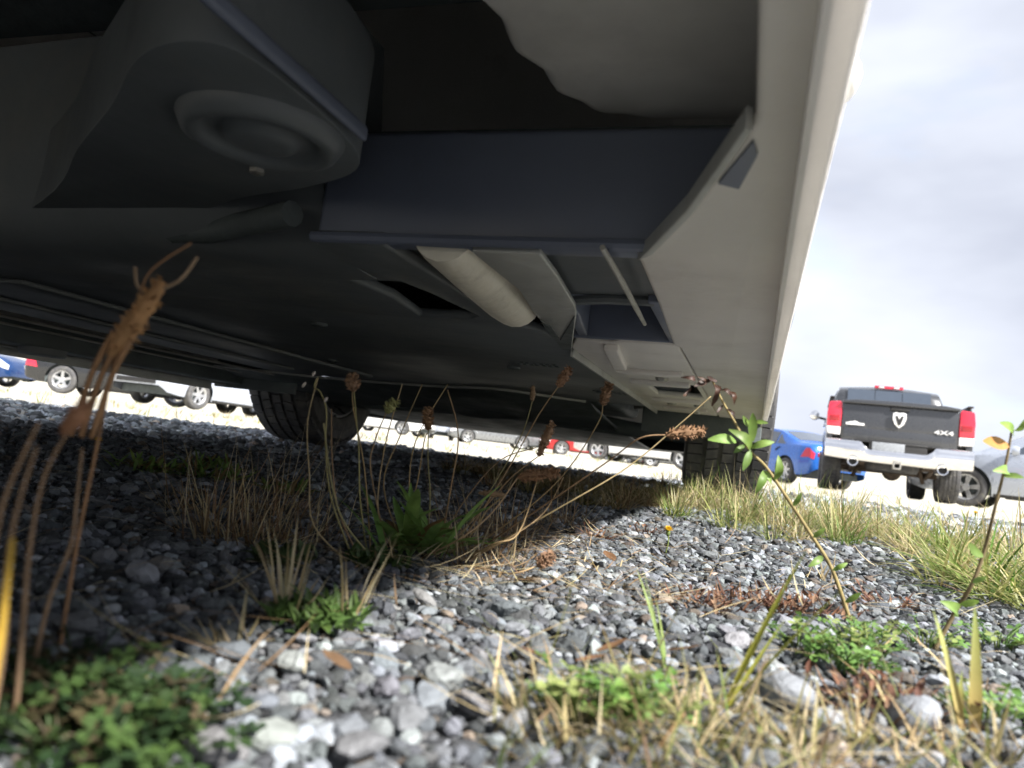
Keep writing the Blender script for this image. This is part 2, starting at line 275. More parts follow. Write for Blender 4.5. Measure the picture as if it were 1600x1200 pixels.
NEAR = [([(-0.166,0.31,0.002),(-0.164,0.306,0.043),(-0.161,0.303,0.081),(-0.158,0.3,0.117),(-0.152,0.298,0.141),(-0.147,0.296,0.154),(-0.133,0.295,0.166)],'seed',(-0.149,0.298,0.14)),([(-0.132,0.228,0.012),(-0.133,0.226,0.036),(-0.134,0.225,0.056),(-0.132,0.223,0.077),(-0.125,0.221,0.093)],'head2',(-0.124,0.221,0.095)),([(-0.125,0.206,0.034),(-0.127,0.205,0.051),(-0.126,0.203,0.068),(-0.123,0.202,0.086)],'none',None),([(-0.138,0.215,0.055),(-0.136,0.213,0.07),(-0.132,0.212,0.084),(-0.129,0.211,0.092)],'none',None),([(-0.151,0.268,0.014),(-0.149,0.267,0.032),(-0.144,0.265,0.05),(-0.144,0.264,0.065),(-0.144,0.262,0.083)],'none',None),([(-0.114,0.186,0.039),(-0.114,0.185,0.053),(-0.114,0.184,0.065)],'yellow',None)]
TRUCK = (4.823,9.261,0.068)
CARS = {'truck':(6.13,11.85,0.073),'blue':(7.58,20.56,0.086),'white':(7.28,25.08,0.094),'silver':(8.78,14.33,0.062),'black':(-9.72,19.56,0.154),'navy':(-15.84,21.07,0.16),'grey':(-7.24,18.56,0.15),'red':(-6.26,23.07,0.157)}
FARCARS = [(-5.77,36.14,0.167),(-3.38,40.12,0.168),(-0.65,38.09,0.167),(2.11,42.07,0.149),(4.08,36.04,0.13),(7.39,44.02,0.102),(4.54,24.0,0.117),(7.49,32.99,0.098)]

# ------------------------------------------------------------------ the lot
def ground_material():
    m = bpy.data.materials.new('gravel lot'); m.use_nodes = True
    t = m.node_tree; b = t.nodes['Principled BSDF']; n = t.nodes.new; l = t.links.new
    tcn = n('ShaderNodeTexCoord')
    def noise(s, d=6, r=.55):
        q = n('ShaderNodeTexNoise'); q.inputs['Scale'].default_value = s; q.inputs['Detail'].default_value = d; q.inputs['Roughness'].default_value = r
        l(tcn.outputs['Object'], q.inputs['Vector']); return q.outputs[0]
    def ramp(s, stops):
        q = n('ShaderNodeValToRGB'); e = q.color_ramp.elements
        e[0].position, e[0].color = stops[0][0], (*stops[0][1], 1); e[1].position, e[1].color = stops[-1][0], (*stops[-1][1], 1)
        for p, c in stops[1:-1]: k = e.new(p); k.color = (*c, 1)
        l(s, q.inputs[0]); return q.outputs[0]
    # chips: voronoi cells with their own tone
    vo = n('ShaderNodeTexVoronoi'); vo.inputs['Scale'].default_value = 85; l(tcn.outputs['Object'], vo.inputs['Vector'])
    sp = n('ShaderNodeSeparateColor'); l(vo.outputs['Color'], sp.inputs[0])
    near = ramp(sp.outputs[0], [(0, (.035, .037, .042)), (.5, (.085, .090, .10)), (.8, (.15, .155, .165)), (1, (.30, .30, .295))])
    vf = n('ShaderNodeTexVoronoi'); vf.inputs['Scale'].default_value = 38; l(tcn.outputs['Object'], vf.inputs['Vector'])
    sf = n('ShaderNodeSeparateColor'); l(vf.outputs['Color'], sf.inputs[0])
    far = ramp(sf.outputs[0], [(0, (.34, .325, .28)), (.6, (.48, .455, .39)), (1, (.60, .575, .50))])
    pat = ramp(noise(.55, 7), [(.4, (0, 0, 0)), (.62, (1, 1, 1))])
    mg = n('ShaderNodeMix'); mg.data_type = 'RGBA'
    mm = n('ShaderNodeMath'); mm.operation = 'MULTIPLY'; mm.inputs[1].default_value = .35; l(pat, mm.inputs[0]); l(mm.outputs[0], mg.inputs[0])
    l(far, mg.inputs[6]); mg.inputs[7].default_value = (.42, .385, .29, 1)
    # where the dark drain gravel gives way to the pale lot
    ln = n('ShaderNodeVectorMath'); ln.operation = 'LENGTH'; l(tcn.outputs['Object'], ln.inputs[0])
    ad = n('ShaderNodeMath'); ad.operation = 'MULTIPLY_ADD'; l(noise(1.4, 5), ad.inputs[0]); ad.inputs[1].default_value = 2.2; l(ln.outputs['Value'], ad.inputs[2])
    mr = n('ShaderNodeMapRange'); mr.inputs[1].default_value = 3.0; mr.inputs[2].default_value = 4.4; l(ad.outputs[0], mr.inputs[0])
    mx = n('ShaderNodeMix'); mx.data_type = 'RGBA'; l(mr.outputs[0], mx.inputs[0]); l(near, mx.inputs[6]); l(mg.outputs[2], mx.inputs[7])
    l(mx.outputs[2], b.inputs['Base Color']); b.inputs['Roughness'].default_value = .92; b.inputs['Specular IOR Level'].default_value = .25
    bp = n('ShaderNodeBump'); bp.inputs['Strength'].default_value = .9; bp.inputs['Distance'].default_value = .006
    l(vo.outputs['Distance'], bp.inputs['Height'])
    bp.invert = True
    b2_ = n('ShaderNodeBump'); b2_.inputs['Strength'].default_value = .6; b2_.inputs['Distance'].default_value = .02
    l(noise(22, 8, .7), b2_.inputs['Height']); l(bp.outputs[0], b2_.inputs['Normal']); l(b2_.outputs[0], b.inputs['Normal'])
    return m
M_lot = ground_material()
rs = [0.0]+list(np.geomspace(.08, 8, 70))+list(np.geomspace(9, 1500, 34)); na = 144
V = [(0, 0, float(ground_z(0, 0))-.004)]; Fc = []
for r_ in rs[1:]:
    for k in range(na):
        a = 2*math.pi*k/na; x, y = r_*math.cos(a), r_*math.sin(a); V.append((x, y, float(ground_z(x, y))-.004))
for k in range(na): Fc.append((0, 1+k, 1+(k+1) % na))
for i in range(len(rs)-2):
    for k in range(na):
        a0 = 1+i*na; Fc.append((a0+k, a0+na+k, a0+na+(k+1) % na, a0+(k+1) % na))
me = bpy.data.meshes.new('ground'); me.from_pydata(V, [], Fc); me.shade_smooth()
tag(link('ground', me, M_lot), 'pale gravel parking lot with darker crushed stone in front', 'ground', kind='structure')

# crushed stone: faceted chips, one mesh
def chip_shapes(sub, n):
    bm = bmesh.new(); bmesh.ops.create_icosphere(bm, subdivisions=sub, radius=1)
    v0 = np.array([v.co[:] for v in bm.verts]); f0 = np.array([[v.index for v in f.verts] for f in bm.faces]); bm.free()
    outv = []
    for _ in range(n):
        k = rng.integers(5, 10); nn = rng.normal(size=(k, 3)); nn /= np.linalg.norm(nn, axis=1)[:, None]
        dd = rng.uniform(.48, .92, k)
        dot = v0 @ nn.T; s = np.where(dot > 1e-3, dd/np.maximum(dot, 1e-3), 9).min(axis=1)
        outv.append(v0*np.minimum(s, 1.0)[:, None]*(1+rng.normal(0, .03, (len(v0), 1))))
    return np.array(outv), f0
SHR = chip_shapes(2, 1); _q = SHR[0]; _q /= np.linalg.norm(_q, axis=2)[:, :, None]
SH2 = chip_shapes(2, 30); SH1 = chip_shapes(1, 30)
def rot_mats(n):
    q = rng.normal(size=(n, 4)); q /= np.linalg.norm(q, axis=1)[:, None]; a, b, c, d = q.T
    return np.stack([np.stack([1-2*(c*c+d*d), 2*(b*c-a*d), 2*(b*d+a*c)], -1), np.stack([2*(b*c+a*d), 1-2*(b*b+d*d), 2*(c*d-a*b)], -1), np.stack([2*(b*d-a*c), 2*(c*d+a*b), 1-2*(b*b+c*c)], -1)], 1)
def stone_cols(n, pale=.13):
    u = rng.random(n); t = rng.random(n)
    base = np.where(u < .45, .045+.05*t, np.where(u < 1-pale, .095+.10*t, .19+.14*t))
    tint = np.stack([.87+.08*rng.random(n), .97+.05*rng.random(n), 1.02+.13*rng.random(n)], -1)
    warm = rng.random(n) < .05
    tint[warm] = np.stack([1.10+.1*rng.random(warm.sum()), .98+0*rng.random(warm.sum()), .80+.08*rng.random(warm.sum())], -1)
    return base[:, None]*tint
def stones_mesh(name, pos, rad_, shapes, cols, flat=.75):
    SV, SF = shapes; n = len(pos); k = SV.shape[1]
    sv = SV[rng.integers(0, len(SV), n)]*np.stack([rng.uniform(.8, 1.25, n), rng.uniform(.75, 1.1, n), rng.uniform(.55, .95, n)], -1)[:, None, :]
    R = rot_mats(n); v = np.einsum('nij,nkj->nki', R, sv); v[:, :, 2] *= flat
    v = v*rad_[:, None, None]+pos[:, None, :]
    f = (SF[None]+(np.arange(n)*k)[:, None, None]).reshape(-1, 3)
    me = bpy.data.meshes.new(name); me.vertices.add(n*k); me.vertices.foreach_set('co', v.astype(np.float32).ravel())
    me.loops.add(f.size); me.loops.foreach_set('vertex_index', f.astype(np.int32).ravel())
    me.polygons.add(len(f)); me.polygons.foreach_set('loop_start', np.arange(0, f.size, 3, dtype=np.int32))
    me.update(calc_edges=True); me.shade_flat()
    at = me.color_attributes.new('col', 'FLOAT_COLOR', 'POINT')
    cc = np.repeat(np.concatenate([cols, np.ones((n, 1))], 1), k, axis=0); at.data.foreach_set('color', cc.astype(np.float32).ravel())
    return me
def scatter(r0, r1, sp, b0=-42, b1=42):
    m = int(r1/sp)+2
    gx, gy = np.meshgrid(np.arange(-m, m+1), np.arange(0, m+1))
    x = (gx+.5*(gy % 2)).ravel()*sp; y = gy.ravel()*sp*.87
    x = x+rng.normal(0, sp*.22, x.size); y = y+rng.normal(0, sp*.22, y.size)
    r = np.hypot(x, y); a = np.degrees(np.arctan2(x, y)); k = (r > r0) & (r < r1) & (a > b0) & (a < b1)
    return x[k], y[k]
parts = []
x1, y1 = scatter(.13, .64, .0064, -44, 44)
s1 = rng.lognormal(math.log(.0037), .40, x1.size).clip(.0018, .0095)
x1b, y1b = scatter(.57, 1.10, .0080, -42, 42)
s1b = rng.lognormal(math.log(.0046), .36, x1b.size).clip(.0024, .011)
x2, y2 = scatter(1.03, 2.1, .0115, -40, 40)
s2 = rng.lognormal(math.log(.0064), .32, x2.size).clip(.0032, .014)
x3, y3 = scatter(2.05, 4.2, .031, -39, 39)
s3 = rng.lognormal(math.log(.0125), .35, x3.size).clip(.006, .028)
def pos_of(x, y, s, lift=.25): return np.stack([x, y, ground_z(x, y)-.004+s*lift+rng.normal(0, .0012, x.size)], -1)
me = stones_mesh('gravel', pos_of(x1, y1, s1), s1, SH2, stone_cols(x1.size))
tag(link('gravel', me, M_stone), 'loose crushed grey stone chips covering the ground beneath the weeds', 'gravel', kind='stuff')
me = stones_mesh('gravel', pos_of(x1b, y1b, s1b), s1b, SH1, stone_cols(x1b.size))
tag(link('gravel', me, M_stone), 'crushed grey stone chips around the plantain weed', 'gravel', kind='stuff')
me = stones_mesh('gravel', pos_of(x2, y2, s2), s2, SH1, stone_cols(x2.size))
tag(link('gravel', me, M_stone), 'crushed grey stone chips spreading under the white car and its wheels', 'gravel', kind='stuff')
me = stones_mesh('gravel', pos_of(x3, y3, s3, .1), s3, SH1, stone_cols(x3.size, .3)*1.6)
tag(link('gravel', me, M_stone), 'scattered stone chips where the gravel meets the pale lot', 'gravel', kind='stuff')

# ------------------------------------------------------------------ wheels
def tyre_mesh(R, W, blocks=0, rimr=.64):
    mb = MB(); h = W/2; q = R*rimr
    d = .008 if blocks else 0.0
    prof = [(-h*.72, q), (-h*.93, q+.01), (-h*1.02, (q+R)*.5-.01), (-h*1.0, R-.035), (-h*.9, R-.014-d), (-h*.72, R-.003-d), (0, R-d), (h*.72, R-.003-d), (h*.9, R-.014-d), (h*1.0, R-.035), (h*1.02, (q+R)*.5-.01), (h*.93, q+.01), (h*.72, q)]
    mb.lathe(prof, 72 if blocks else 36, 'x', cap=False)
    mb.lathe([(h*1.012, (q+R)*.5-.012), (h*1.03, (q+R)*.5-.008), (h*1.012, (q+R)*.5-.003)], 48, 'x', cap=False); mb.lathe([(-h*1.012, (q+R)*.5-.012), (-h*1.03, (q+R)*.5-.008), (-h*1.012, (q+R)*.5-.003)], 48, 'x', cap=False)
    if blocks:
        ribs = [(-.93, -.60), (-.49, -.23), (-.12, .12), (.23, .49), (.60, .93)]
        for j, (a, b) in enumerate(ribs):
            for k in range(blocks):
                t0 = 2*math.pi*(k+.5*(j % 2))/blocks; dt = 2*math.pi/blocks*.86
                vs = []
                for rr in (R-d-.006, R):
                    for xx in (a, b):
                        sk = .035*abs(xx)*(1 if j != 2 else 0)
                        ro = rr-(.010 if abs(xx) > .9 else (.0015 if abs(xx) > .5 else 0))
                        for tt in (t0, t0+dt):
                            vs.append((xx*h, ro*math.cos(tt+sk*2), ro*math.sin(tt+sk*2)))
                mb.add(vs, [(0, 1, 3, 2), (4, 6, 7, 5), (0, 4, 5, 1), (2, 3, 7, 6), (0, 2, 6, 4), (1, 5, 7, 3)])
    return mb
def rim_mesh(R, W, spokes=5, face=1, rimr=.64, twin=False):
    """face=+1: spokes towards +x"""
    mb = MB(); h = W/2; q = R*rimr; s = face
    mb.lathe([(-s*h*.86, q+.006), (-s*h*.9, q-.004), (-s*h*.5, q-.030), (s*h*.55, q-.032), (s*h*.86, q-.008), (s*h*.90, q+.004)], 40, 'x', cap=False)
    mb.lathe([(s*h*.40, 0.0), (s*h*.40, q*.30), (s*h*.62, q*.30), (s*h*.70, q*.24), (s*h*.70, 0.0)], 20, 'x')
    for k in range(spokes):
        for off in ((-.13, .13) if twin else (0,)):
            a = 2*math.pi*k/spokes+.3
            d0, d1 = Vector((0, math.cos(a), math.sin(a))), Vector((0, math.cos(a+off), math.sin(a+off)))
            sd_ = Vector((0, -math.sin(a), math.cos(a)))
            w0, w1 = (q*.11, q*.085) if twin else (q*.17, q*.13)
            vs = []
            for p, ww, xa, xb in ((d0*q*.2, w0, .45, .68), (d1*(q-.012), w1, .50, .80)):
                for xx in (xa, xb):
                    for e in (-1, 1): vs.append(p+sd_*ww*e+Vector((s*h*xx, 0, 0)))
            mb.add(vs, [(0, 1, 3, 2), (4, 6, 7, 5), (0, 4, 5, 1), (2, 3, 7, 6), (0, 2, 6, 4), (1, 5, 7, 3)])
    return mb
def add_wheel(parent, x, y, z, R, W, spokes=5, blocks=0, steer=0.0, twin=False, rmat=None, rimr=.64):
    w_ = tyre_mesh(R, W, blocks, rimr).build('wheel', M_tyre, parent, smooth=True, angle=35)
    w_.location = (x, y, z); w_.rotation_euler = (random.uniform(0, 1), 0, 0)
    if steer: w_.rotation_mode = 'XYZ'; w_.rotation_euler = (w_.rotation_euler[0], 0, steer)
    r_ = rim_mesh(R, W, spokes, 1 if x > 0 else -1, rimr, twin).build('rim', rmat or M_rim, w_, smooth=True, angle=30)
    return w_

# ------------------------------------------------------------------ car bodies
class Shell:
    """side skin 0..1 (lower edge to belt), glasshouse 1..2, roof 2..3; mirrored"""
    def __init__(s, top, belt, width, low, wheels, Ra, roofk=.74, tuck=.945, sec=None):
        s.top, s.belt, s.width, s.low, s.wheels, s.Ra, s.roofk, s.tuck = top, belt, width, low, wheels, Ra, roofk, tuck
        s.zr = max(t[1] for t in top); s.sec = sec or [tuck, tuck+.028, 1.0, 1.0, .985, .955]
        s.y0, s.y1 = top[0][0], top[-1][0]
    def zlow(s, y):
        z = lerp_tab(s.low, y)
        for yw, zw in s.wheels:
            d = abs(y-yw)
            if d < s.Ra: z = max(z, zw+math.sqrt(s.Ra**2-d*d))
        return z
    def P(s, y, v, side):
        zb, zt, w_ = lerp_tab(s.belt, y), lerp_tab(s.top, y), lerp_tab(s.width, y)
        zb = min(zb, zt-.02); g = max(0, min(1, (zt-zb)/(s.zr-lerp_tab(s.belt, 0))))
        xe = w_*(.86*(1-g)+s.roofk*g); ze = zt-.035-.02*g
        ze = max(ze, zb+.004)
        zs = lerp_tab(s.low, y)
        def xs(z):
            t = max(0, min(1, (z-zs)/max(.05, zb-zs)))
            return w_*float(np.interp(t, [0, .10, .35, .62, .80, 1], s.sec))
        if v <= 1:
            z0 = min(s.zlow(y), zb-.01); z = z0+(zb-z0)*v; x = xs(z)
        elif v <= 2:
            t = v-1; x0 = xs(zb); x = x0+(xe-x0)*t+.018*math.sin(math.pi*t)*g; z = zb+(ze-zb)*t
        else:
            t = v-2; x = xe*(1-t); z = ze+(zt-ze)*math.sin(t*math.pi/2)
        return Vector((side*x, y, z))
    def nrm(s, y, v, side):
        e = 1e-3; a = s.P(y+e, v, side)-s.P(y-e, v, side); b = s.P(y, min(v+.02, 3), side)-s.P(y, max(v-.02, 0), side)
        n = a.cross(b)*side
        return n.normalized() if n.length > 1e-12 else Vector((0, 0, 1))
    def body(s, mat, parent, dy=.045):
        ys = set(np.arange(s.y0, s.y1+1e-6, dy).tolist()+[s.y1])
        for yw, _ in s.wheels:
            for k in range(25): ys.add(yw-s.Ra*math.cos(math.pi*k/24))
        ys = sorted(y for y in ys if s.y0 <= y <= s.y1)
        vv = [0, .08, .2, .35, .5, .65, .8, .92, 1, 1.2, 1.4, 1.6, 1.8, 2, 2.25, 2.5, 2.75, 3]
        mb = MB(); rows = [[s.P(y, v, 1) for v in vv]+[s.P(y, v, -1) for v in vv[::-1][1:]] for y in ys]
        mb.grid(rows)
        n = len(rows[0]); b = (len(rows)-1)*n
        mb.f.append(tuple(range(n))); mb.f.append(tuple(range(b, b+n)))
        return mb.build('body', mat, parent, smooth=True, angle=50)
    def patch(s, name, mat, parent, y0, y1, v0, v1, side, off=.006, ny=12, nv=6, skew=0.0, skew1=0.0, depth=.012):
        f = lambda a, b: (y0+(y1-y0)*a+(skew*(1-a)+skew1*a)*b, v0+(v1-v0)*b)
        mb = MB(); A = []; B = []
        for i in range(ny+1):
            ra, rb = [], []
            for j in range(nv+1):
                y, v = f(i/ny, j/nv); p = s.P(y, v, side); n = s.nrm(y, v, side)
                ra.append(p+n*off); rb.append(p-n*depth)
            A.append(ra); B.append(rb)
        mb.grid(A); m = nv+1; k = (ny+1)*m
        mb.v += [tuple(p) for r in B for p in r]
        loop = [i*m for i in range(ny+1)]+[ny*m+j for j in range(1, m)]+[i*m+nv for i in range(ny-1, -1, -1)]+[j for j in range(nv-1, 0, -1)]
        for i in range(len(loop)):
            a, b = loop[i], loop[(i+1) % len(loop)]; mb.f.append((a, b, b+k, a+k))
        return mb.build(name, mat, parent, smooth=True, angle=40)
    def glass_across(s, name, mat, parent, y0, y1, u=.9, off=.006, n=10):
        """windscreen or rear window: a sheet across the top between y0 and y1"""
        mb = MB(); rows = []
        for i in range(n+1):
            y = y0+(y1-y0)*i/n; row = []
            for j in range(-8, 9):
                a = abs(j)/8; v = 3-a*u*1.0; sd_ = 1 if j >= 0 else -1
                p = s.P(y, v, sd_); nn = s.nrm(y, max(2.03, min(v, 2.97)), sd_); row.append(p+nn*off)
            rows.append(row)
        mb.grid(rows)
        return mb.build(name, mat, parent, smooth=True)

SEDAN = dict(
    top=[(-2.33, .80), (-2.30, .98), (-2.22, 1.06), (-1.75, 1.10), (-1.62, 1.12), (-.85, 1.40), (-.5, 1.445), (.0, 1.455), (.35, 1.42), (1.15, 1.01), (1.3, .97), (2.0, .83), (2.22, .72), (2.30, .58)],
    belt=[(-2.33, .78), (-2.2, .96), (-1.6, .97), (1.1, .90), (2.0, .76), (2.30, .55)],
    width=[(-2.33, .70), (-2.25, .81), (-1.9, .885), (-1.0, .91), (1.2, .91), (1.9, .87), (2.2, .76), (2.30, .62)],
    low=[(-2.33, .42), (-2.2, .30), (-1.9, .25), (-1, .21), (1, .21), (2, .22), (2.30, .30)])
def make_car(name, label, paint, loc, rz, group=None, spokes=5, twin=False, prof=SEDAN, R=.325, rear=True, roofk=.74, wb=1.36, lampv=(.60, .93), lampz=.765):
    t = thing(name, loc, rz, label, 'car', group)
    sh = Shell(prof['top'], prof['belt'], prof['width'], prof['low'], [(wb, R), (-wb, R)], R+.055, roofk)
    sh.body(paint, t)
    mb = MB(); mb.box((0, 0, .32), (1.50, 4.0, .16)); mb.box((0, 0, .55), (1.40, 3.9, .4)); mb.build('underbody', M_dark, t)
    for sx in (-1, 1):
        for y in (-wb, wb):
            add_wheel(t, sx*.79, y, R, R, .215, spokes, twin=twin)
        sh.patch('side_window', M_glass, t, .02, .78, 1.10, 1.86, sx, skew1=-.46)
        sh.patch('side_window', M_glass, t, -.86, -.04, 1.10, 1.86, sx)
        sh.patch('rear_quarter_window', M_glass, t, -1.30, -.92, 1.12, 1.80, sx, skew=.34)
        sh.patch('door_handle', M_trim, t, -.22, -.05, .80, .85, sx, off=.025, ny=4, nv=2); sh.patch('door_handle', M_trim, t, -1.10, -.93, .82, .87, sx, off=.025, ny=4, nv=2)
        sh.patch('sill_trim', M_trim, t, -wb+R+.08, wb-R-.08, .0, .07, sx, off=.008, ny=14, nv=2)
        sh.patch('headlight', M_clear, t, 1.92, 2.24, .62, .98, sx, ny=8, nv=4)
        tl = sh.patch('tail_light', M_red, t, -2.30, -1.96, lampv[0], lampv[1], sx, off=.008, ny=10, nv=5, skew1=-.12)
        m = MB(); p = sh.P(.66, 1.05, sx); m.lathe([(-.055, .02), (-.05, .065), (.0, .085), (.05, .08), (.06, .0)], 14, 'y', (p.x+sx*.10, p.y, p.z+.06)); m.tube([(p.x-sx*.02, p.y, p.z+.01), (p.x+sx*.06, p.y, p.z+.04)], .018, 6)
        m.build('mirror', paint, t, smooth=True)
    sh.glass_across('rear_window', M_glass, t, -1.56, -.92, .86); sh.glass_across('windscreen', M_glass, t, .42, 1.08, .88)
    if rear:
        m = MB(); m.box((0, -2.335, .50), (1.15, .02, .10)); m.build('bumper_insert', M_trim, t, bevel=.004)
        m = MB(); m.box((0, -2.345, .66), (.46, .02, .13)); p_ = m.build('number_plate', M_plate, t, bevel=.004)
        for sx in (-1, 1):
            m = MB(); m.box((sx*.50, -2.325, lampz), (.34, .03, .105)); m.build('inner_tail_light', M_redd, t, bevel=.01)
    return t

# ------------------------------------------------------------------ the white car overhead
TH = rad(18.3)
DV, RV = Vector((math.sin(TH), math.cos(TH), 0)), Vector((math.cos(TH), -math.sin(TH), 0))
OX, OY = -.85, 1.0                                   # the car's centre seen from the camera: across, ahead
org = RV*OX+DV*OY
van = thing('parked_car', org, -TH, 'white car parked on the gravel with its dark underbody overhead', 'car')
VAN = dict(
    top=[(-2.45, .95), (-2.42, 1.15), (-2.35, 1.42), (-2.2, 1.66), (-1.7, 1.71), (.2, 1.72), (.6, 1.66), (1.35, 1.14), (1.5, 1.09), (2.05, .95), (2.24, .82), (2.32, .62)],
    belt=[(-2.45, .93), (-2.3, 1.02), (1.2, .98), (2.0, .86), (2.32, .58)],
    width=[(-2.45, .80), (-2.3, .88), (-1.9, .920), (1.3, .925), (1.75, .915), (2.05, .87), (2.24, .70), (2.32, .50)],
    low=[(-2.45, .36), (-2.2, .28), (-1.8, .26), (-.2, .262), (1.1, .262), (2.0, .235), (2.32, .20)])
RW = .335
ZW = .028+RW
vs_ = Shell(VAN['top'], VAN['belt'], VAN['width'], VAN['low'], [(1.5, ZW), (-1.5, ZW)], RW+.05, .80, .942, [.942, .953, .985, .998, .99, .96])
vs_.body(M_white, van, .03)
for sx in (-1, 1):
    for y, nm in ((1.5, 1), (-1.5, 0)):
        add_wheel(van, sx*.752, y, ZW, RW, .236, 5, blocks=58, steer=rad(5) if nm else 0)
    vs_.patch('side_window', M_glass, van, .0, .95, 1.08, 1.9, sx, skew1=-.42)
    vs_.patch('side_window', M_glass, van, -1.02, -.05, 1.08, 1.9, sx); vs_.patch('side_window', M_glass, van, -2.05, -1.07, 1.08, 1.9, sx)
    for y in (-.30, .62):
        h = vs_.patch('door_handle', M_white, van, y-.10, y+.10, .80, .845, sx, off=.032, ny=8, nv=3)
    vs_.patch('door_seam', M_trim, van, -.043, -.037, .05, .97, sx, off=.001, ny=1, nv=20, depth=.004); vs_.patch('door_seam', M_trim, van, .905, .911, .05, .97, sx, off=.001, ny=1, nv=20, depth=.004)
    vs_.patch('sill_cladding', M_white, van, -1.08, 1.08, .0, .10, sx, off=.004, ny=24, nv=3)
    vs_.patch('headlight', M_clear, van, 1.9, 2.24, .62, .95, sx, ny=8, nv=4); vs_.patch('tail_light', M_red, van, -2.44, -2.2, .62, .98, sx, ny=8, nv=5)
    m = MB(); p = vs_.P(.86, 1.03, sx); m.lathe([(-.06, .02), (-.05, .05), (.0, .065), (.05, .06), (.06, .0)], 16, 'y', (p.x+sx*.065, p.y, p.z+.085)); m.tube([(p.x-sx*.03, p.y, p.z+.02), (p.x+sx*.05, p.y, p.z+.06)], .02, 6)
    m.build('mirror', M_white, van, smooth=True)
vs_.glass_across('windscreen', M_glass, van, .68, 1.30, .9); vs_.glass_across('rear_window', M_glass, van, -2.38, -2.2, .85)

def LD(pts): return [(l_-OX, d_-OY) for l_, d_ in pts]            # across, ahead of the camera -> car coordinates
def slab(name, pts, z0, z1, mat, holes=(), bevel=.0, smooth=False):
    m = MB(); m.prism(LD(pts), z0, z1, [LD(h) for h in holes]); return m.build(name, mat, van, bevel=bevel, smooth=smooth)
def rect(l0, l1, d0, d1): return [(l0, d0), (l1, d0), (l1, d1), (l0, d1)]
# floor far above, closes the car
slab('floor_pan', rect(-1.70, -.03, .56, 3.1), .345, .36, M_dark)
slab('rear_floor', rect(-1.70, -.02, -1.38, .555), .47, .485, M_dark)
# plastic tray with its drain slot, in the middle of the car
slot = [(-.402, .662), (-.345, .657), (-.334, .70), (-.322, .815), (-.340, .835), (-.408, .842), (-.392, .74)]
tray = slab('floor_tray', [(-1.40, .68), (-.42, .632), (-.371, .622), (-.362, .528), (-.296, .528), (-.296, .86), (-.262, .90), (-.262, 1.93), (-.42, 1.95), (-.5, 1.88), (-.62, 1.78), (-.9, 1.90), (-1.25, 1.95), (-1.40, 1.97)], .25, .262, M_tray, [slot], bevel=.004)
slab('tray_pocket', [(-.43, .64), (-.30, .64), (-.30, .87), (-.43, .87)], .30, .31, M_dark)
for i in range(2):
    a = -1.25+i*.24
    m = MB(); m.prism(LD(rect(a, a+.05, .75, 1.75)), .243, .2505); m.build('tray_rib', M_tray, tray, bevel=.003)
for (a, b) in ((-.43, 1.30), (-.40, 1.95), (-.33, 1.62), (-.62, .95), (-.9, 1.45)):
    m = MB(); m.lathe([(.2445, .0), (.2445, .009), (.2465, .012), (.2505, .012)], 14, 'z', (a-OX, b-OY, 0)); m.build('push_clip', M_dark, tray, smooth=True)
for (a, b, k) in ((-.40, 1.22, 0), (-.345, 1.62, 1)):                  # moulded maker's marks, too worn to read
    m = MB()
    for i in range(14):
        u, v = (i % 7)*.011+random.uniform(-.002, .002), (i//7)*.022+random.uniform(-.003, .003)
        m.box((a-OX+u, b-OY+v, .2495), (.006, random.uniform(.006, .014), .002))
    m.build('moulded_mark', M_dark, tray)
# upright rear face of the tray and floor box
m = MB(); m.prism(LD([(-.362, .530), (-.02, .533), (-.02, .556), (-.362, .553)]), .2525, .347); m.build('floor_box_wall', M_navy, van, bevel=.006)
prof_ = [(.645, .2485), (.622, .2487), (.598, .2505), (.572, .256), (.552, .267), (.540, .285), (.533, .31), (.530, .345), (.532, .40), (.54, .46)]
m = MB(); m.grid([[(l_-OX, d_+.05*max(0, -l_-.5)-OY, z_) for d_, z_ in prof_] for l_ in np.linspace(-1.5, -.366, 16)]); m.prism([(d_-OY, z_) for d_, z_ in prof_]+[(.60-OY, .46)], .4838, .4858, tf=lambda v: Vector((v.z, v.x, v.y))); m.build('floor_box_shoulder', M_tray, van, smooth=True, angle=80)
m = MB(); m.tube([(x-OX, .523-OY, .254) for x in np.linspace(-.36, -.085, 12)], .0045, 8); m.build('floor_box_flange', M_navy, van, smooth=True)
# sill underside along the right edge
sill = slab('sill', [(.022, -.05), (.022, 2.06), (-.10, 2.06), (-.10, .945), (-.107, .935), (-.098, .70), (-.094, .535), (-.080, .517), (-.046, .430), (-.012, .321), (-.010, -.05)], .25, .258, M_sill, bevel=.004)
m = MB(); m.prism(LD([(-.094, .538), (-.080, .519), (-.046, .432), (-.013, .323), (-.016, .320), (-.050, .428), (-.084, .513)]), .2465, .2575); m.build('sill_flange', M_shield, sill, bevel=.001)
m = MB(); m.box((.008-OX, 1.0-OY, .240), (.003, 2.05, .022)); m.build('pinch_weld', M_sill, sill)
m = MB(); m.prism(LD([(-.030, .388), (-.013, .338), (-.011, .352), (-.020, .395)]), .248, .2505); m.build('flange_shadow', M_navy, sill)  # dark sliver put in as the shadow behind the sill flange
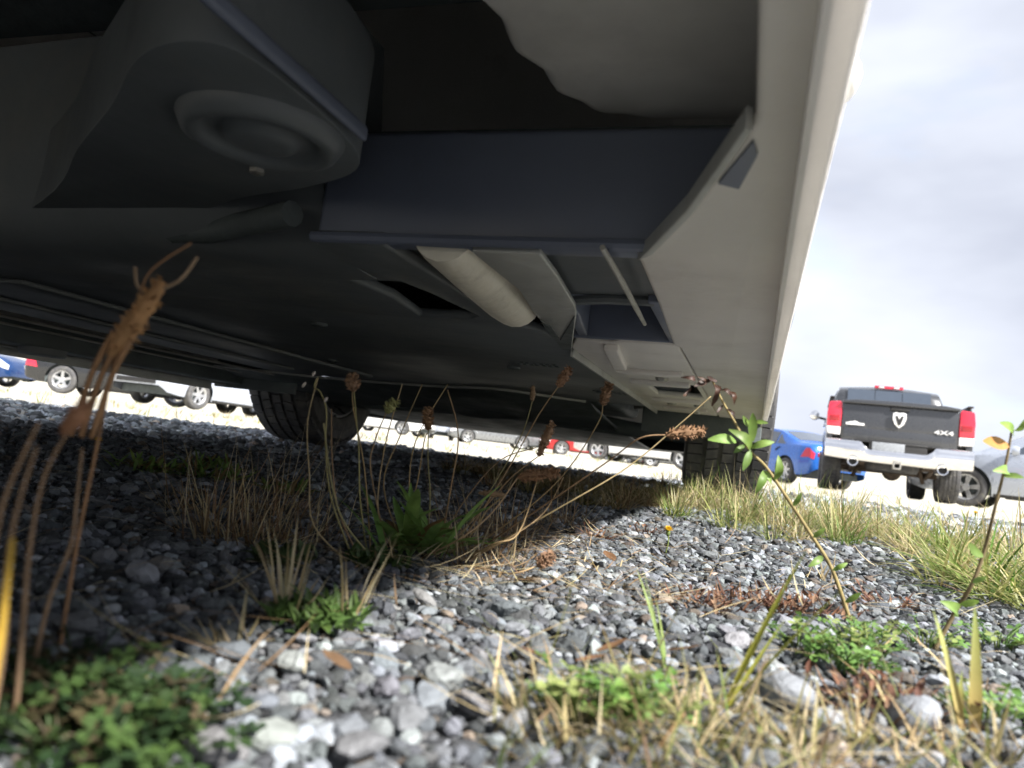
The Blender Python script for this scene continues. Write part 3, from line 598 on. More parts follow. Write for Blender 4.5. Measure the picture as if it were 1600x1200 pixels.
# felt arch liner above, behind the floor box
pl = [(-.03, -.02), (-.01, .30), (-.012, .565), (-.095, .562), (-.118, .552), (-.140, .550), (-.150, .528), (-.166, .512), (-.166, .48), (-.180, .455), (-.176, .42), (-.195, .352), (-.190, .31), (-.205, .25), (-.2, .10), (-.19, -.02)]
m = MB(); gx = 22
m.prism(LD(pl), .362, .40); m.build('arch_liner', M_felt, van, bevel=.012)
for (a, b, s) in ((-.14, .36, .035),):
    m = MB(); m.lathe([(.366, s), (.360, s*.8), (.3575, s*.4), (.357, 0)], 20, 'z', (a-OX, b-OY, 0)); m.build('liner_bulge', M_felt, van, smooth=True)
# frame rail end, shield and recess between tray and sill
m = MB(); pts = [(-.250, .538), (-.252, .56), (-.262, .66), (-.270, .76), (-.274, .81), (-.275, .835), (-.276, .846)]
m.tube([(a-OX, b-OY, .268) for a, b in pts], [.027, .029, .030, .031, .029, .021, .006], 18); rc = m.build('rail_end', M_cream, van, smooth=True)
slab('heat_shield', [(-.222, .533), (-.166, .533), (-.170, .60), (-.182, .72), (-.190, .76), (-.255, 1.015), (-.247, .86), (-.238, .76), (-.222, .66)], lambda x, y: .248+.02*(x+.24-.85)*0, .2535, M_shield, bevel=.0015)
slab('shield_edge', [(-.192, .762), (-.257, 1.020), (-.266, 1.010), (-.249, .86), (-.240, .80), (-.238, .84), (-.250, .93)], .2465, .2478, M_dark)
slab('recess_plate', rect(-.225, -.096, .533, .725), .262, .272, M_tray)
for pts in ([(-.200, .715), (-.188, .715), (-.196, .80), (-.215, .93), (-.227, .93)], [(-.110, .71), (-.098, .71), (-.102, .95), (-.113, .95)], [(-.24, .935), (-.10, .935), (-.10, .95), (-.25, .95)]):
    slab('cavity_wall', pts, .2545, .335, M_navy, bevel=.002)
slab('cavity_roof', rect(-.262, -.095, .70, .96), .337, .342, M_navy)
m = MB(); m.tube([(-.190-OX, .728-OY, .256), (-.15-OX, .722-OY, .258), (-.105-OX, .722-OY, .258)], .005, 8); m.build('cavity_lip', M_tray, van, smooth=True)
m = MB(); m.tube([(-.112-OX, .50-OY, .2455), (-.114-OX, .60-OY, .245), (-.118-OX, .70-OY, .246), (-.124-OX, .80-OY, .250)], [.002, .0026, .0026, .002], 8); m.build('grass_streak', M_pipe, van, smooth=True)  # added strand standing in for a pale, blurred grass stalk
# cross plates further forward
cp = slab('cross_plate', [(-.258, 1.022), (-.235, .953), (-.190, .953), (-.178, .94), (-.102, .938), (-.102, 2.05), (-.258, 2.05)], .2515, .262, M_sill, [rect(-.205, -.112, 1.37, 1.60)], bevel=.003)
slab('plate_pocket', rect(-.225, -.104, 1.34, 1.63), .285, .295, M_tray)
for d_ in (1.20, 1.34, 1.66, 1.86):
    m = MB(); m.prism(LD([(-.225, d_), (-.118, d_-.012), (-.118, d_+.012), (-.210, d_+.03)]), .2435, .2525); m.build('stiffener', M_sill, cp, bevel=.003)
m = MB(); m.prism(LD([(-.200, .965), (-.180, .965), (-.200, 1.16), (-.222, 1.16)]), .2425, .2525); m.build('stiffener', M_sill, cp, bevel=.003)
m = MB(); m.box((-.260-OX, 1.54-OY, .249), (.004, 1.0, .014)); m.build('rail_flange', M_shield, cp)
for (a, b) in ((-.16, 1.28), (-.13, 1.74), (-.19, 1.74), (-.15, 1.95)):
    m = MB(); m.lathe([(.2445, 0), (.2445, .008), (.2475, .011), (.252, .011)], 6, 'z', (a-OX, b-OY, 0)); m.build('bolt', M_pipe, cp)
def round_loop(p, n=5):
    o = []; k = len(p)
    for i in range(k):
        p0, p1, p2, p3 = (Vector(p[(i+j) % k]) for j in (-1, 0, 1, 2))
        for q in range(n):
            t = q/n; v = .5*((2*p1)+(p2-p0)*t+(2*p0-5*p1+4*p2-p3)*t*t+(3*p1-p0-3*p2+p3)*t**3); o.append((v.x, v.y))
    return o
# rear trailing arm, its bush and the bracket, close to the camera
arm = MB(); arm.prism(LD(round_loop([(-.95, .70), (-.62, .50), (-.50, .415), (-.40, .350), (-.33, .300), (-.285, .288), (-.262, .31), (-.262, .40), (-.285, .455), (-.35, .49), (-.44, .52), (-.58, .60), (-.90, .80)])), lambda x, y: .283+.10*max(0, -x-.0)*0, .36)
am = arm.build('trailing_arm', M_tray, van, bevel=.024, angle=70)
m = MB(); c = (-.315-OX, .388-OY, 0)
m.lathe([(.345, .052), (.282, .052), (.274, .048), (.272, .042), (.276, .037), (.2795, .034), (.2795, .026), (.274, .022), (.272, .016), (.2725, 0)], 36, 'z', c); bu = m.build('bush', M_tray, am, smooth=True, angle=60)
m = MB(); m.lathe([(.285, .006), (.280, .0058), (.279, .004), (.279, 0)], 6, 'z', (c[0]-.052, c[1]+.065, 0)); m.build('bolt', M_pipe, am)
m = MB(); m.prism(LD([(-.256, .05), (-.247, .05), (-.249, .405), (-.254, .412)]), .282, .292); m.build('bracket_edge', M_navy, van, bevel=.003)
m = MB(); m.tube([(-1.0-OX, .62-OY, .275), (-.7-OX, .60-OY, .27), (-.5-OX, .565-OY, .268), (-.38-OX, .52-OY, .272)], .011, 10); m.build('brake_hose', M_dark, van, smooth=True)
# front undertray dipping to the bumper lip
rows = []
for j in range(15):
    t_ = j/14; row = []
    for i in range(25):
        u = i/24; l_ = -1.62+u*1.20
        d0 = 1.95-.17*math.exp(-((l_+.62)/.16)**2)+.03*math.sin(l_*9)
        dd = d0+(3.22-d0)*t_
        z = .2485-.078*(t_**.55)+.006*math.sin(l_*23)*t_*(1-t_)*2-.010*math.exp(-((t_-.35)/.06)**2)
        row.append((l_-OX, dd-OY, z))
    rows.append(row)
m = MB(); m.grid(rows); ut = m.build('front_undertray', M_dark, van, smooth=True)
m = MB(); m.tube([(l_-OX, 1.945-.17*math.exp(-((l_+.62)/.16)**2)+.03*math.sin(l_*9)-OY, .2475) for l_ in np.linspace(-1.62, -.43, 40)], .0035, 8); m.build('undertray_lip', M_shield, ut, smooth=True)
m = MB(); m.tube([(-.43-OX, 1.97-OY, .247), (-.425-OX, 2.3-OY, .215), (-.42-OX, 2.7-OY, .19), (-.42-OX, 3.2-OY, .172)], .004, 8); m.build('undertray_lip', M_tray, ut, smooth=True)
m = MB()
xs_ = np.linspace(-.82, .82, 30)
for z0, z1, o in ((.168, .215, 0),):
    A = [[(x, 2.30-.42*abs(x/.82)**3.2-k*.06, z0 if k == 0 else z0+.006) for k in range(2)]+[(x, 2.30-.42*abs(x/.82)**3.2+.01, z1)] for x in xs_]
    m.grid([[r[2], r[0], r[1]] for r in A])
m.build('bumper_lip', M_trim, van, smooth=True)
# wheel deflectors, arch liners, lower arms
for sx in (-1, 1):
    m = MB(); m.prism([(sx*.55, 1.06), (sx*.86, 1.06), (sx*.86, 1.072), (sx*.55, 1.072)], .192, .30); m.build('wheel_deflector', M_dark, van, bevel=.003)
    for yc in (1.5, -1.5):
        m = MB(); A = []
        for k in range(17):
            a = math.pi*k/16; A.append([(sx*.60, yc-(RW+.055)*math.cos(a), ZW+(RW+.055)*math.sin(a)-.0), (sx*.875, yc-(RW+.055)*math.cos(a), ZW+(RW+.055)*math.sin(a))])
        m.grid(A); m.build('wheel_arch', M_dark, van, smooth=True)
    m = MB(); m.tube([(sx*.22, 1.36, .225), (sx*.45, 1.42, .212), (sx*.66, 1.5, .205)], [.035, .026, .02], 10); m.build('lower_arm', M_dark, van, smooth=True)
    m = MB(); m.prism([(sx*.13, -.1), (sx*.15, .1), (sx*.15, .9), (sx*.12, .9)], .2, .21) if False else m.tube([(sx*.40, 1.55, .30), (sx*.64, 1.52, .33)], .022, 10); m.build('drive_shaft', M_pipe, van, smooth=True)
m = MB(); m.box((0, 1.42, .32), (.9, .5, .12)); m.build('subframe', M_dark, van, bevel=.02)
# left sill with its seams, pipes and jacking pad
slab('sill', [(-1.722, -.05), (-1.722, 2.06), (-1.60, 2.06), (-1.60, -.05)], .205, .264, M_dark, bevel=.006)
m = MB(); m.box((-1.712-OX, 1.0-OY, .193), (.004, 2.1, .026)); m.build('pinch_weld', M_shield, van)
for l_, z_, r_ in ((-1.43, .243, .0035), (-1.55, .240, .003), (-1.66, .200, .003)):
    m = MB(); m.tube([(l_-OX+.004*math.sin(d_*4), d_-OY, z_) for d_ in np.linspace(.6, 2.05, 26)], r_, 8); m.build('fuel_pipe', M_pipe, van, smooth=True)
m = MB(); m.lathe([(.206, .05), (.192, .05), (.188, .046), (.188, .038), (.193, .034), (.193, .02), (.188, .016), (.188, 0)], 28, 'z', (-1.62-OX, 1.35-OY, 0)); m.build('jacking_pad', M_tray, van, smooth=True)

# ------------------------------------------------------------------ pickup truck
def text_mesh(name, txt, size, mat, parent, loc, depth=.006, scale_x=1.0, rot=(math.pi/2, 0, 0)):
    cu = bpy.data.curves.new(name, 'FONT'); cu.body = txt; cu.size = size; cu.extrude = depth; cu.align_x = 'CENTER'; cu.align_y = 'CENTER'; cu.offset = size*.02
    tmp = bpy.data.objects.new('tmp', cu); me = bpy.data.meshes.new_from_object(tmp); bpy.data.objects.remove(tmp); me.name = name
    o = link(name, me, mat, parent); o.location = loc; o.rotation_euler = rot; o.scale = (scale_x, 1, 1)
    return o
tb = math.atan2(CARS['truck'][0], CARS['truck'][1])
P_ = PAINT['graphite']
TS = 1.045
tk = thing('pickup_truck', CARS['truck'], -(tb-rad(5.5)), 'dark grey four wheel drive pickup with chrome rear bumper and twin exhausts', 'pickup truck')
TR = .405; tk.scale = (TS, TS, TS)
cab = Shell(top=[(1.93, 1.50), (1.98, 1.60), (2.10, 1.86), (2.3, 1.935), (2.8, 1.96), (3.5, 1.93), (4.35, 1.40), (4.5, 1.36), (5.4, 1.24), (5.62, 1.10), (5.70, .85)],
    belt=[(1.93, 1.40), (4.4, 1.33), (5.5, 1.16), (5.70, .8)], width=[(1.93, .97), (2.0, .985), (4.8, .99), (5.4, .94), (5.70, .80)],
    low=[(1.93, .50), (5.2, .50), (5.70, .55)], wheels=[(4.85, TR)], Ra=.49, roofk=.80, tuck=.95)
cab.body(P_, tk)
for sx in (-1, 1):
    cab.patch('side_window', M_glass, tk, 2.22, 2.95, 1.08, 1.86, sx, skew=.10); cab.patch('side_window', M_glass, tk, 3.02, 4.05, 1.08, 1.86, sx, skew1=-.42)
    cab.patch('door_handle', P_, tk, 2.35, 2.52, .80, .85, sx, off=.03, ny=4, nv=2); cab.patch('door_handle', P_, tk, 3.15, 3.32, .80, .85, sx, off=.03, ny=4, nv=2)
    cab.patch('headlight', M_clear, tk, 5.45, 5.68, .5, .9, sx, ny=6, nv=4)
    # bed side with its arch
    pol = [(.06, .62), (.06, 1.30), (.12, 1.42), (1.90, 1.44), (1.90, .52), (1.25+.49, .52)]
    pol += [(1.25+.49*math.cos(a), TR+.02+.49*math.sin(a)) for a in np.linspace(.2, math.pi-.2, 16)]+[(1.25-.49, .56), (.5, .58)]
    m = MB()
    def bedmap(v, sx=sx):
        bul = .035*math.exp(-((v.y-.95)/.25)**2)-.05*max(0, .12-v.x)/.06*0-.03*(v.y > 1.38)
        return Vector((sx*(v.z+bul), v.x, v.y))
    m.prism(pol, .90, .985, tf=bedmap); m.build('bed_side', P_, tk, bevel=.018)
    m = MB(); m.box((sx*.945, 1.0, 1.452), (.07, 1.84, .022)); m.build('bed_rail_cap', M_trim, tk, bevel=.005)
    # tail lamp: red above, clear below
    m = MB(); m.prism([(.80, .99), (1.0, .99), (1.005, 1.20), (.985, 1.37), (.82, 1.385), (.80, 1.36)], 0, .17, tf=lambda v, sx=sx: Vector((sx*v.x, .01+v.z, v.y))); tl = m.build('tail_light', M_red, tk, bevel=.014)
    m = MB(); m.prism([(.80, .86), (.985, .87), (1.0, .985), (.80, .985)], 0, .17, tf=lambda v, sx=sx: Vector((sx*v.x, .01+v.z, v.y))); m.build('reversing_lens', M_clear, tl, bevel=.012)
    m = MB(); m.prism([(.825, 1.08), (.965, 1.08), (.965, 1.16), (.825, 1.16)], 0, .01, tf=lambda v, sx=sx: Vector((sx*v.x, .002+v.z, v.y))); m.build('lamp_panel', M_redd, tl, bevel=.004)
    # exhaust tip
    m = MB(); m.lathe([(.02, .05), (-.145, .058), (-.15, .074), (-.13, .078), (.25, .074)], 24, 'y', (sx*.60, 0, .475), cap=False); m.build('exhaust_tip', M_chrome, tk, smooth=True, angle=50)
    m = MB(); m.lathe([(-.02, 0), (-.02, .049), (.0, .049)], 20, 'y', (sx*.60, 0, .475)); m.build('exhaust_bore', M_trim, tk)
    add_wheel(tk, sx*.86, 1.25, TR, TR, .285, 5, blocks=46, rmat=M_rim, rimr=.60); add_wheel(tk, sx*.86, 4.85, TR, TR, .285, 5, rimr=.60)
    # mirror
    m = MB(); m.lathe([(-.06, .03), (-.05, .075), (.0, .09), (.05, .085), (.06, .0)], 14, 'y', (0, 0, 0)); o = m.build('mirror', M_chrome if sx < 0 else P_, tk, smooth=True); o.location = (sx*1.17, 3.95, 1.47); o.scale = (1.05, 1, 1.15)
    m = MB(); m.tube([(sx*.95, 3.95, 1.40), (sx*1.1, 3.95, 1.43)], .025, 8); m.build('mirror_arm', M_trim, tk, smooth=True)
    m = MB(); m.tube([(sx*.45, .25, .50), (sx*.47, 1.3, .56), (sx*.47, 4.8, .55)], .055, 8); m.build('frame_rail', M_steel, tk, smooth=True)
    m = MB(); m.tube([(sx*.55, .55, .46), (sx*.56, 1.25, .36), (sx*.55, 1.9, .48)], .035, 6); m.build('leaf_spring', M_steel, tk)
    m = MB(); m.tube([(sx*.38, .95, .62), (sx*.52, 1.20, .28)], .032, 8); m.build('shock_absorber', M_steel, tk, smooth=True)
m = MB(); m.box((0, 1.0, .86), (1.80, 1.75, .05)); m.box((0, 1.90, 1.15), (1.80, .05, .55)); m.build('bed_floor', M_trim, tk)
# tailgate, its top spoiler, handle, writing
m = MB(); m.prism([(-.79, .79), (.79, .79), (.79, 1.36), (-.79, 1.36)], .02, .085, tf=lambda v: Vector((v.x, v.z-.028*math.exp(-((v.y-1.10)/.16)**2), v.y))); m.v = m.v
tg = m.build('tailgate', P_, tk, bevel=.012)
m = MB(); m.prism([(-.79, 1.365), (.79, 1.365), (.80, 1.40), (.60, 1.425), (0, 1.435), (-.60, 1.425), (-.80, 1.40)], -.045, .12, tf=lambda v: Vector((v.x, v.z, v.y))); m.build('tailgate_spoiler', P_, tg, bevel=.014)
m = MB(); m.prism([(-.76, .80), (.76, .80), (.76, .99), (-.76, .99)], -.003, .03, tf=lambda v: Vector((v.x, v.z, v.y))); m.build('tailgate_lower_panel', P_, tg, bevel=.006)
m = MB(); m.box((0, .0, 1.325), (.26, .05, .06)); m.build('tailgate_handle', M_trim, tg, bevel=.012)
text_mesh('lettering', '4X4', .085, M_badge, tg, (.60, -.012, .965+.06), scale_x=1.75)
m = MB(); m.prism([(-.13, 0), (.13, 0), (.13, .035), (.06, .036), (.03, .055), (-.01, .064), (-.04, .056), (-.08, .046), (-.10, .036), (-.13, .035)], 0, .006, tf=lambda v: Vector((v.x-.60, -.02+v.z, v.y+1.03))); m.build('model_badge', M_badge, tg)
# horned shield emblem
sh_ = [(-.085, .10), (-.045, .115), (0, .105), (.045, .115), (.085, .10), (.088, .02), (.06, -.06), (0, -.115), (-.06, -.06), (-.088, .02)]
m = MB(); m.prism(sh_, 0, .014, tf=lambda v: Vector((v.x*1.05, -.030+v.z, v.y*1.05+1.155))); em = m.build('emblem', M_badge, tg, bevel=.003)
m = MB()
for s in ():
    m.prism([(s*.012, .045), (s*.062, .070), (s*.070, .035), (s*.058, -.008), (s*.044, -.002), (s*.050, .03), (s*.040, .042), (s*.018, .020)], 0, .004, tf=lambda v: Vector((v.x, -.0345+v.z, v.y+1.155)))
m.prism([(-.060, .065), (-.028, .070), (0, .012), (.028, .070), (.060, .065), (.040, -.005), (.022, -.06), (0, -.085), (-.022, -.06), (-.040, -.005)], 0, .004, tf=lambda v: Vector((v.x, -.0345+v.z, v.y+1.155)))
m.build('emblem_ram', M_trim, em)
# chrome bumper: dips in the middle round the plate
def bump_row(x):
    a = abs(x); dip = max(0, min(1, (.52-a)/.14)); dip = dip*dip*(3-2*dip); bow = .10-.085*(a/1.0)**2.4
    zt, zb = .80-.115*dip, .475+.035*(a/1.0)**2
    return [(x, .10-bow, zt), (x, -.03-bow+.012, zt-.006), (x, -.045-bow, zt-.03), (x, -.05-bow, (zt+zb)/2), (x, -.04-bow, zb+.03), (x, .0-bow, zb), (x, .10-bow, zb+.01)]
m = MB(); m.grid([bump_row(x) for x in np.linspace(-1.0, 1.0, 61)])
for e in (-1.0, 1.0):
    r_ = bump_row(e); m.add(r_, [tuple(range(len(r_)))])
bpn = m.build('bumper', M_chrome, tk, smooth=True, angle=55)
m = MB(); m.box((0, -.075, .735), (.78, .05, .15)); m.build('plate_recess', M_trim, bpn, bevel=.01)
m = MB(); m.box((-.13, -.108, .73), (.44, .012, .13)); m.build('plate', M_plate, bpn, bevel=.004)
m = MB(); m.box((0, -.06, .79), (1.2, .10, .018)); m.build('step_pad', M_trim, bpn, bevel=.004)
m = MB()
for a, b, c, d in ((-.045, -.045, .09, .02), (-.045, .045, .09, .02)):
    m.box((0, -.05, .47+b), (.11, .24, .02))
m.box((-.045, -.05, .47), (.02, .24, .10)); m.box((.045, -.05, .47), (.02, .24, .10)); m.build('hitch_receiver', M_pipe, tk, bevel=.003)
m = MB(); m.prism([(-.17, .41), (.17, .41), (.20, .48), (.12, .53), (-.12, .53), (-.20, .48)], .02, .06, tf=lambda v: Vector((v.x, v.z, v.y))); m.build('hitch_plate', M_trim, tk, bevel=.005)
m = MB(); m.tube([(-.72, 1.25, .40), (-.2, 1.25, .41), (.2, 1.25, .41), (.72, 1.25, .40)], .045, 10); m.lathe([(-.13, .05), (-.10, .12), (0, .15), (.1, .12), (.13, .05)], 14, 'y', (.06, 1.22, .41)); m.build('rear_axle', M_steel, tk, smooth=True)
m = MB(); m.tube([(-.60, .02, .545), (-.58, .5, .53), (-.4, .9, .56), (-.1, 1.8, .52), (.1, 3, .5)], .045, 8); m.tube([(.60, .02, .545), (.58, .5, .53), (.4, .9, .56), (.1, 1.8, .52)], .045, 8); m.build('exhaust_pipe', M_steel, tk, smooth=True)
m = MB(); m.box((0, .55, .60), (1.2, .7, .16)); m.box((0, 3.0, .62), (1.5, 2.6, .22)); m.build('underbody', M_steel, tk, bevel=.03)
m = MB(); m.lathe([(.36, .30), (.37, .36), (.45, .39), (.54, .36), (.56, .28)], 28, 'z', (0, .62, .02)); m.build('spare_tyre', M_tyre, tk, smooth=True)
m = MB(); m.lathe([(-.35, .05), (-.33, .12), (.33, .12), (.35, .05)], 14, 'x', (-.1, .75, .54)); m.build('muffler', M_steel, tk, smooth=True)
# cab rear window in three panes, stop lamp
def on_back(x, z): 
    t_ = (z-1.50)/(1.86-1.50); return Vector((x, 1.925+.165*t_, z))
for x0, x1 in ((-.70, -.235), (-.225, .225), (.235, .70)):
    m = MB(); m.grid([[on_back(x0*(1-.06*(z > 1.6)), z)+Vector((0, -.012, 0)), on_back(x1*(1-.06*(z > 1.6)), z)+Vector((0, -.012, 0))] for z in (1.46, 1.66, 1.845)])
    m.build('rear_window', M_glass, tk)
m = MB(); m.box((0, 2.10, 1.905), (.46, .06, .055)); sl = m.build('stop_lamp', M_red, tk, bevel=.01)
for s in (-1, 1):
    m = MB(); m.box((s*.12, 2.067, 1.905), (.09, .01, .03)); m.build('cargo_lens', M_clear, sl, bevel=.003)
cab.glass_across('windscreen', M_glass, tk, 3.62, 4.28, .9)

# ------------------------------------------------------------------ other parked cars
make_car('sedan', 'bright blue sedan with red tail lights parked beyond the pickup', PAINT['blue'], CARS['blue'], rad(14), spokes=7)
make_car('sedan', 'white car standing behind the blue sedan', PAINT['pale'], CARS['white'], rad(12), rear=False)
make_car('sedan', 'silver sedan parked alongside the pickup, side on', PAINT['silver'], (CARS['silver'][0]+1.70, CARS['silver'][1]-.30, CARS['silver'][2]), rad(50), spokes=5, twin=True).scale = (1.1, 1.1, 1.12)
make_car('sedan', 'black sedan with bright five spoke wheels seen side on beneath the sill', PAINT['black'], CARS['black'], rad(-83), spokes=5, R=.34, lampv=(.45, .85))
make_car('sedan', 'dark blue sedan parked at the tail of the black sedan', PAINT['navy'], CARS['navy'], rad(-88), spokes=5)
make_car('sedan', 'grey sedan with red tail lights and number plate between black sedan and tyre', PAINT['silver'], CARS['grey'], rad(-22), spokes=6, R=.33, lampv=(.38, .78), lampz=.66)
make_car('sedan', 'red sedan parked past the grey sedan, mostly hidden by the tyre', PAINT['red'], CARS['red'], rad(-20), spokes=6)
fc = ['pale', 'silver', 'grey', 'pale', 'red', 'silver', 'pale', 'grey']
fl = ['white', 'silver', 'grey', 'white', 'red', 'silver', 'white', 'grey']
wh = ['just past the rubber tyre with the alloy rim', 'in the far row, next to the first white one', 'in the far row, behind the plantain heads', 'in the far row, between grey and red cars', 'in the far row', 'in the far row, past the red one', 'standing nearer than the far row, by the grooved tyre', 'in the far row, by the grooved tyre']
rz_ = [70, 15, 100, -8, 85, 20, 62, 95]
for i, p in enumerate(FARCARS):
    make_car('sedan', '%s car %s, glimpsed under the bumper' % (fl[i], wh[i]), PAINT[fc[i]], p, rad(rz_[i]), 'cars in the far row', rear=False)

# ------------------------------------------------------------------ weeds and grass
R_ = random.Random(11)
def jit(c, a=.18): 
    k = 1+R_.uniform(-a, a); return (c[0]*k*(1+R_.uniform(-.06, .06)), c[1]*k, c[2]*k*(1+R_.uniform(-.08, .08)))
GREEN = [(.10, .19, .035), (.13, .23, .04), (.08, .15, .03), (.18, .25, .06)]
YGREEN = [(.20, .24, .07), (.27, .29, .10), (.16, .21, .055), (.36, .34, .15)]
STRAW = [(.46, .38, .22), (.52, .44, .27), (.38, .30, .16), (.55, .47, .32)]
BROWN = [(.20, .13, .07), (.27, .17, .09), (.16, .105, .06), (.33, .22, .12)]
RUSSET = [(.13, .062, .04), (.17, .085, .052), (.09, .045, .032), (.22, .14, .09)]
OLIVE = [(.15, .14, .05), (.20, .18, .07), (.12, .12, .045), (.26, .22, .10)]
def blade(mb, p, ang, L, w_, lean, curl, col, tip=None, n=5, fold=.25):
    """tapered bent strip, folded along its rib"""
    d = Vector((math.sin(ang), math.cos(ang), 0)); sd_ = Vector((d.y, -d.x, 0))
    el = math.pi/2-lean; q = Vector(p); vs = []
    for i in range(n+1):
        t = i/n; ww = w_*(1-t**2.2)*(.55+.45*min(1, t*4))
        e = el-curl*t
        up = -d*math.sin(e)+Vector((0, 0, 1))*math.cos(e)
        vs += [q-sd_*ww+up*ww*fold, q-up*ww*fold*.3, q+sd_*ww+up*ww*fold]
        q = q+(d*math.cos(e)+Vector((0, 0, 1))*math.sin(e))*(L/n)
    base = len(mb.v)
    mb.v += [tuple(v) for v in vs]
    for i in range(n+1):
        t = i/n; c = col if tip is None else tuple(col[k]*(1-t)+tip[k]*t for k in range(3))
        mb.c += [c]*3
    for i in range(n):
        a = base+i*3; mb.f += [(a, a+1, a+4, a+3), (a+1, a+2, a+5, a+4)]
def fast(mb, name, mat, parent=None, smooth=True):
    me = bpy.data.meshes.new(name); me.from_pydata(mb.v, [], mb.f)
    at = me.color_attributes.new('col', 'FLOAT_COLOR', 'POINT')
    at.data.foreach_set('color', np.array([(c[0], c[1], c[2], 1) for c in mb.c], dtype=np.float32).ravel())
    if smooth: me.shade_smooth()
    return link(name, me, mat, parent)
def ctube(mb, path, rr, col, n=6):
    b = len(mb.v); mb.tube(path, rr, n); mb.c += [col]*(len(mb.v)-b)
def smooth_path(pts, n=5):
    pts = [Vector(p) for p in pts]; o = []
    for i in range(len(pts)-1):
        p0, p1, p2, p3 = pts[max(i-1, 0)], pts[i], pts[i+1], pts[min(i+2, len(pts)-1)]
        for k in range(n):
            t = k/n; o.append(.5*((2*p1)+(p2-p0)*t+(2*p0-5*p1+4*p2-p3)*t*t+(3*p1-p0-3*p2+p3)*t**3))
    return o+[pts[-1]]
def tuft_mesh(n, pal, L, w_, spread, lean, curl, seed=None, droop=.0, tip=None):
    mb = MB()
    for _ in range(n):
        a = R_.uniform(0, 6.283); r_ = spread*math.sqrt(R_.random()); l_ = R_.uniform(*L)
        aa = a+R_.uniform(-.7, .7) if R_.random() < .8 else R_.uniform(0, 6.283)
        blade(mb, (r_*math.sin(a), r_*math.cos(a), -.004), aa, l_, R_.uniform(*w_), R_.uniform(*lean), R_.uniform(*curl), jit(R_.choice(pal)), jit(R_.choice(tip)) if tip and R_.random() < .6 else None, n=4)
    return mb
def on_g(x, y, dz=0): return (x, y, float(ground_z(x, y))+dz)

# --- strip of grass at the edge of the gravel: nobody counts it
def strip(name, label, pts, per, pal, L, w_, sp, lean=(.1, .9), curl=(.2, 1.4), tip=None):
    mb = MB()
    for (x, y, z) in pts:
        nclump = R_.randint(3, 5)
        for _ in range(nclump):
            cx, cy = x+R_.gauss(0, sp), y+R_.gauss(0, sp); gz_ = float(ground_z(cx, cy)); s = R_.uniform(.6, 1.25); pl_ = R_.choice(pal)
            for _ in range(int(per/nclump*R_.uniform(.6, 1.5))):
                a = R_.uniform(0, 6.283); r_ = .022*s*math.sqrt(R_.random())
                blade(mb, (cx+r_*math.sin(a), cy+r_*math.cos(a), gz_-.004), a+R_.uniform(-.8, .8), R_.uniform(*L)*s, R_.uniform(*w_), R_.uniform(*lean), R_.uniform(*curl), jit(R_.choice(pl_)), jit(R_.choice(STRAW)) if R_.random() < .3 else None, n=4)
    return tag(fast(mb, name, M_grass), label, 'grass', kind='stuff')
strip('grass', 'bright green and straw grass edging the gravel before the pickup', AT_BAND, 190, [YGREEN+STRAW, YGREEN, GREEN+YGREEN, STRAW+OLIVE], (.035, .125), (.0006, .0016), .085, (.1, 1.25), (-.2, 1.7))
strip('grass', 'low olive brown grass mat under the front of the white car', AT_MAT, 190, [OLIVE, OLIVE+BROWN, OLIVE+STRAW, BROWN+STRAW], (.03, .075), (.0008, .0018), .07, (.2, 1.2), (.2, 1.6))
strip('grass', 'long fresh grass clump arching over the gravel edge', AT_RIGHTCLUMP, 120, [GREEN+YGREEN, YGREEN], (.07, .15), (.0010, .0022), .03, (.5, 1.3), (.2, 1.2))
# far sprinkling on the lot
pts = [on_g(R_.uniform(-4.5, 6.5), R_.uniform(3.6, 11)) for _ in range(70)]+[on_g(R_.uniform(-6, -1.5), R_.uniform(3.2, 7)) for _ in range(40)]
strip('grass', 'sparse short grass sprouting across the pale lot', pts, 26, [YGREEN, OLIVE+STRAW, STRAW], (.03, .08), (.0012, .003), .25)
# litter of cut straws over the gravel
mb = MB()
for _ in range(1100):
    r_ = R_.uniform(.26, 1.5); a = R_.uniform(-.6, .62)
    if R_.random() < .5: r_ = R_.uniform(.5, 1.0); a = R_.gauss(.02, .12)
    x, y = r_*math.sin(a), r_*math.cos(a)
    blade(mb, on_g(x, y, .007+.004*R_.random()), R_.uniform(0, 6.283), R_.uniform(.015, .075), R_.uniform(.00025, .0007), R_.uniform(1.30, 1.6), R_.uniform(-.5, .6), jit(R_.choice(STRAW+BROWN)), n=4)
tag(fast(mb, 'straw_litter', M_dry), 'thin dry straws strewn over the gravel', 'straw', kind='stuff')

# wisps of grass close to the lens on the sunny side
mb = MB()
for _ in range(300):
    r_ = R_.uniform(.235, .44); a = R_.uniform(.02, .66)
    if r_ > .36 and R_.random() < .6: continue
    x, y = r_*math.sin(a), r_*math.cos(a)
    blade(mb, on_g(x, y, -.003), R_.uniform(0, 6.283), R_.uniform(.012, .05)*(1.4 if R_.random() < .12 else 1), R_.uniform(.0002, .0008), R_.uniform(.4, 1.45), R_.uniform(-.4, 1.0), jit(R_.choice(STRAW+YGREEN+YGREEN+GREEN+OLIVE+BROWN)), jit(R_.choice(STRAW+BROWN+YGREEN)), n=5)
tag(fast(mb, 'grass', M_grass), 'wispy mixed dry and green grass blades over the sunlit stones', 'grass', kind='stuff')

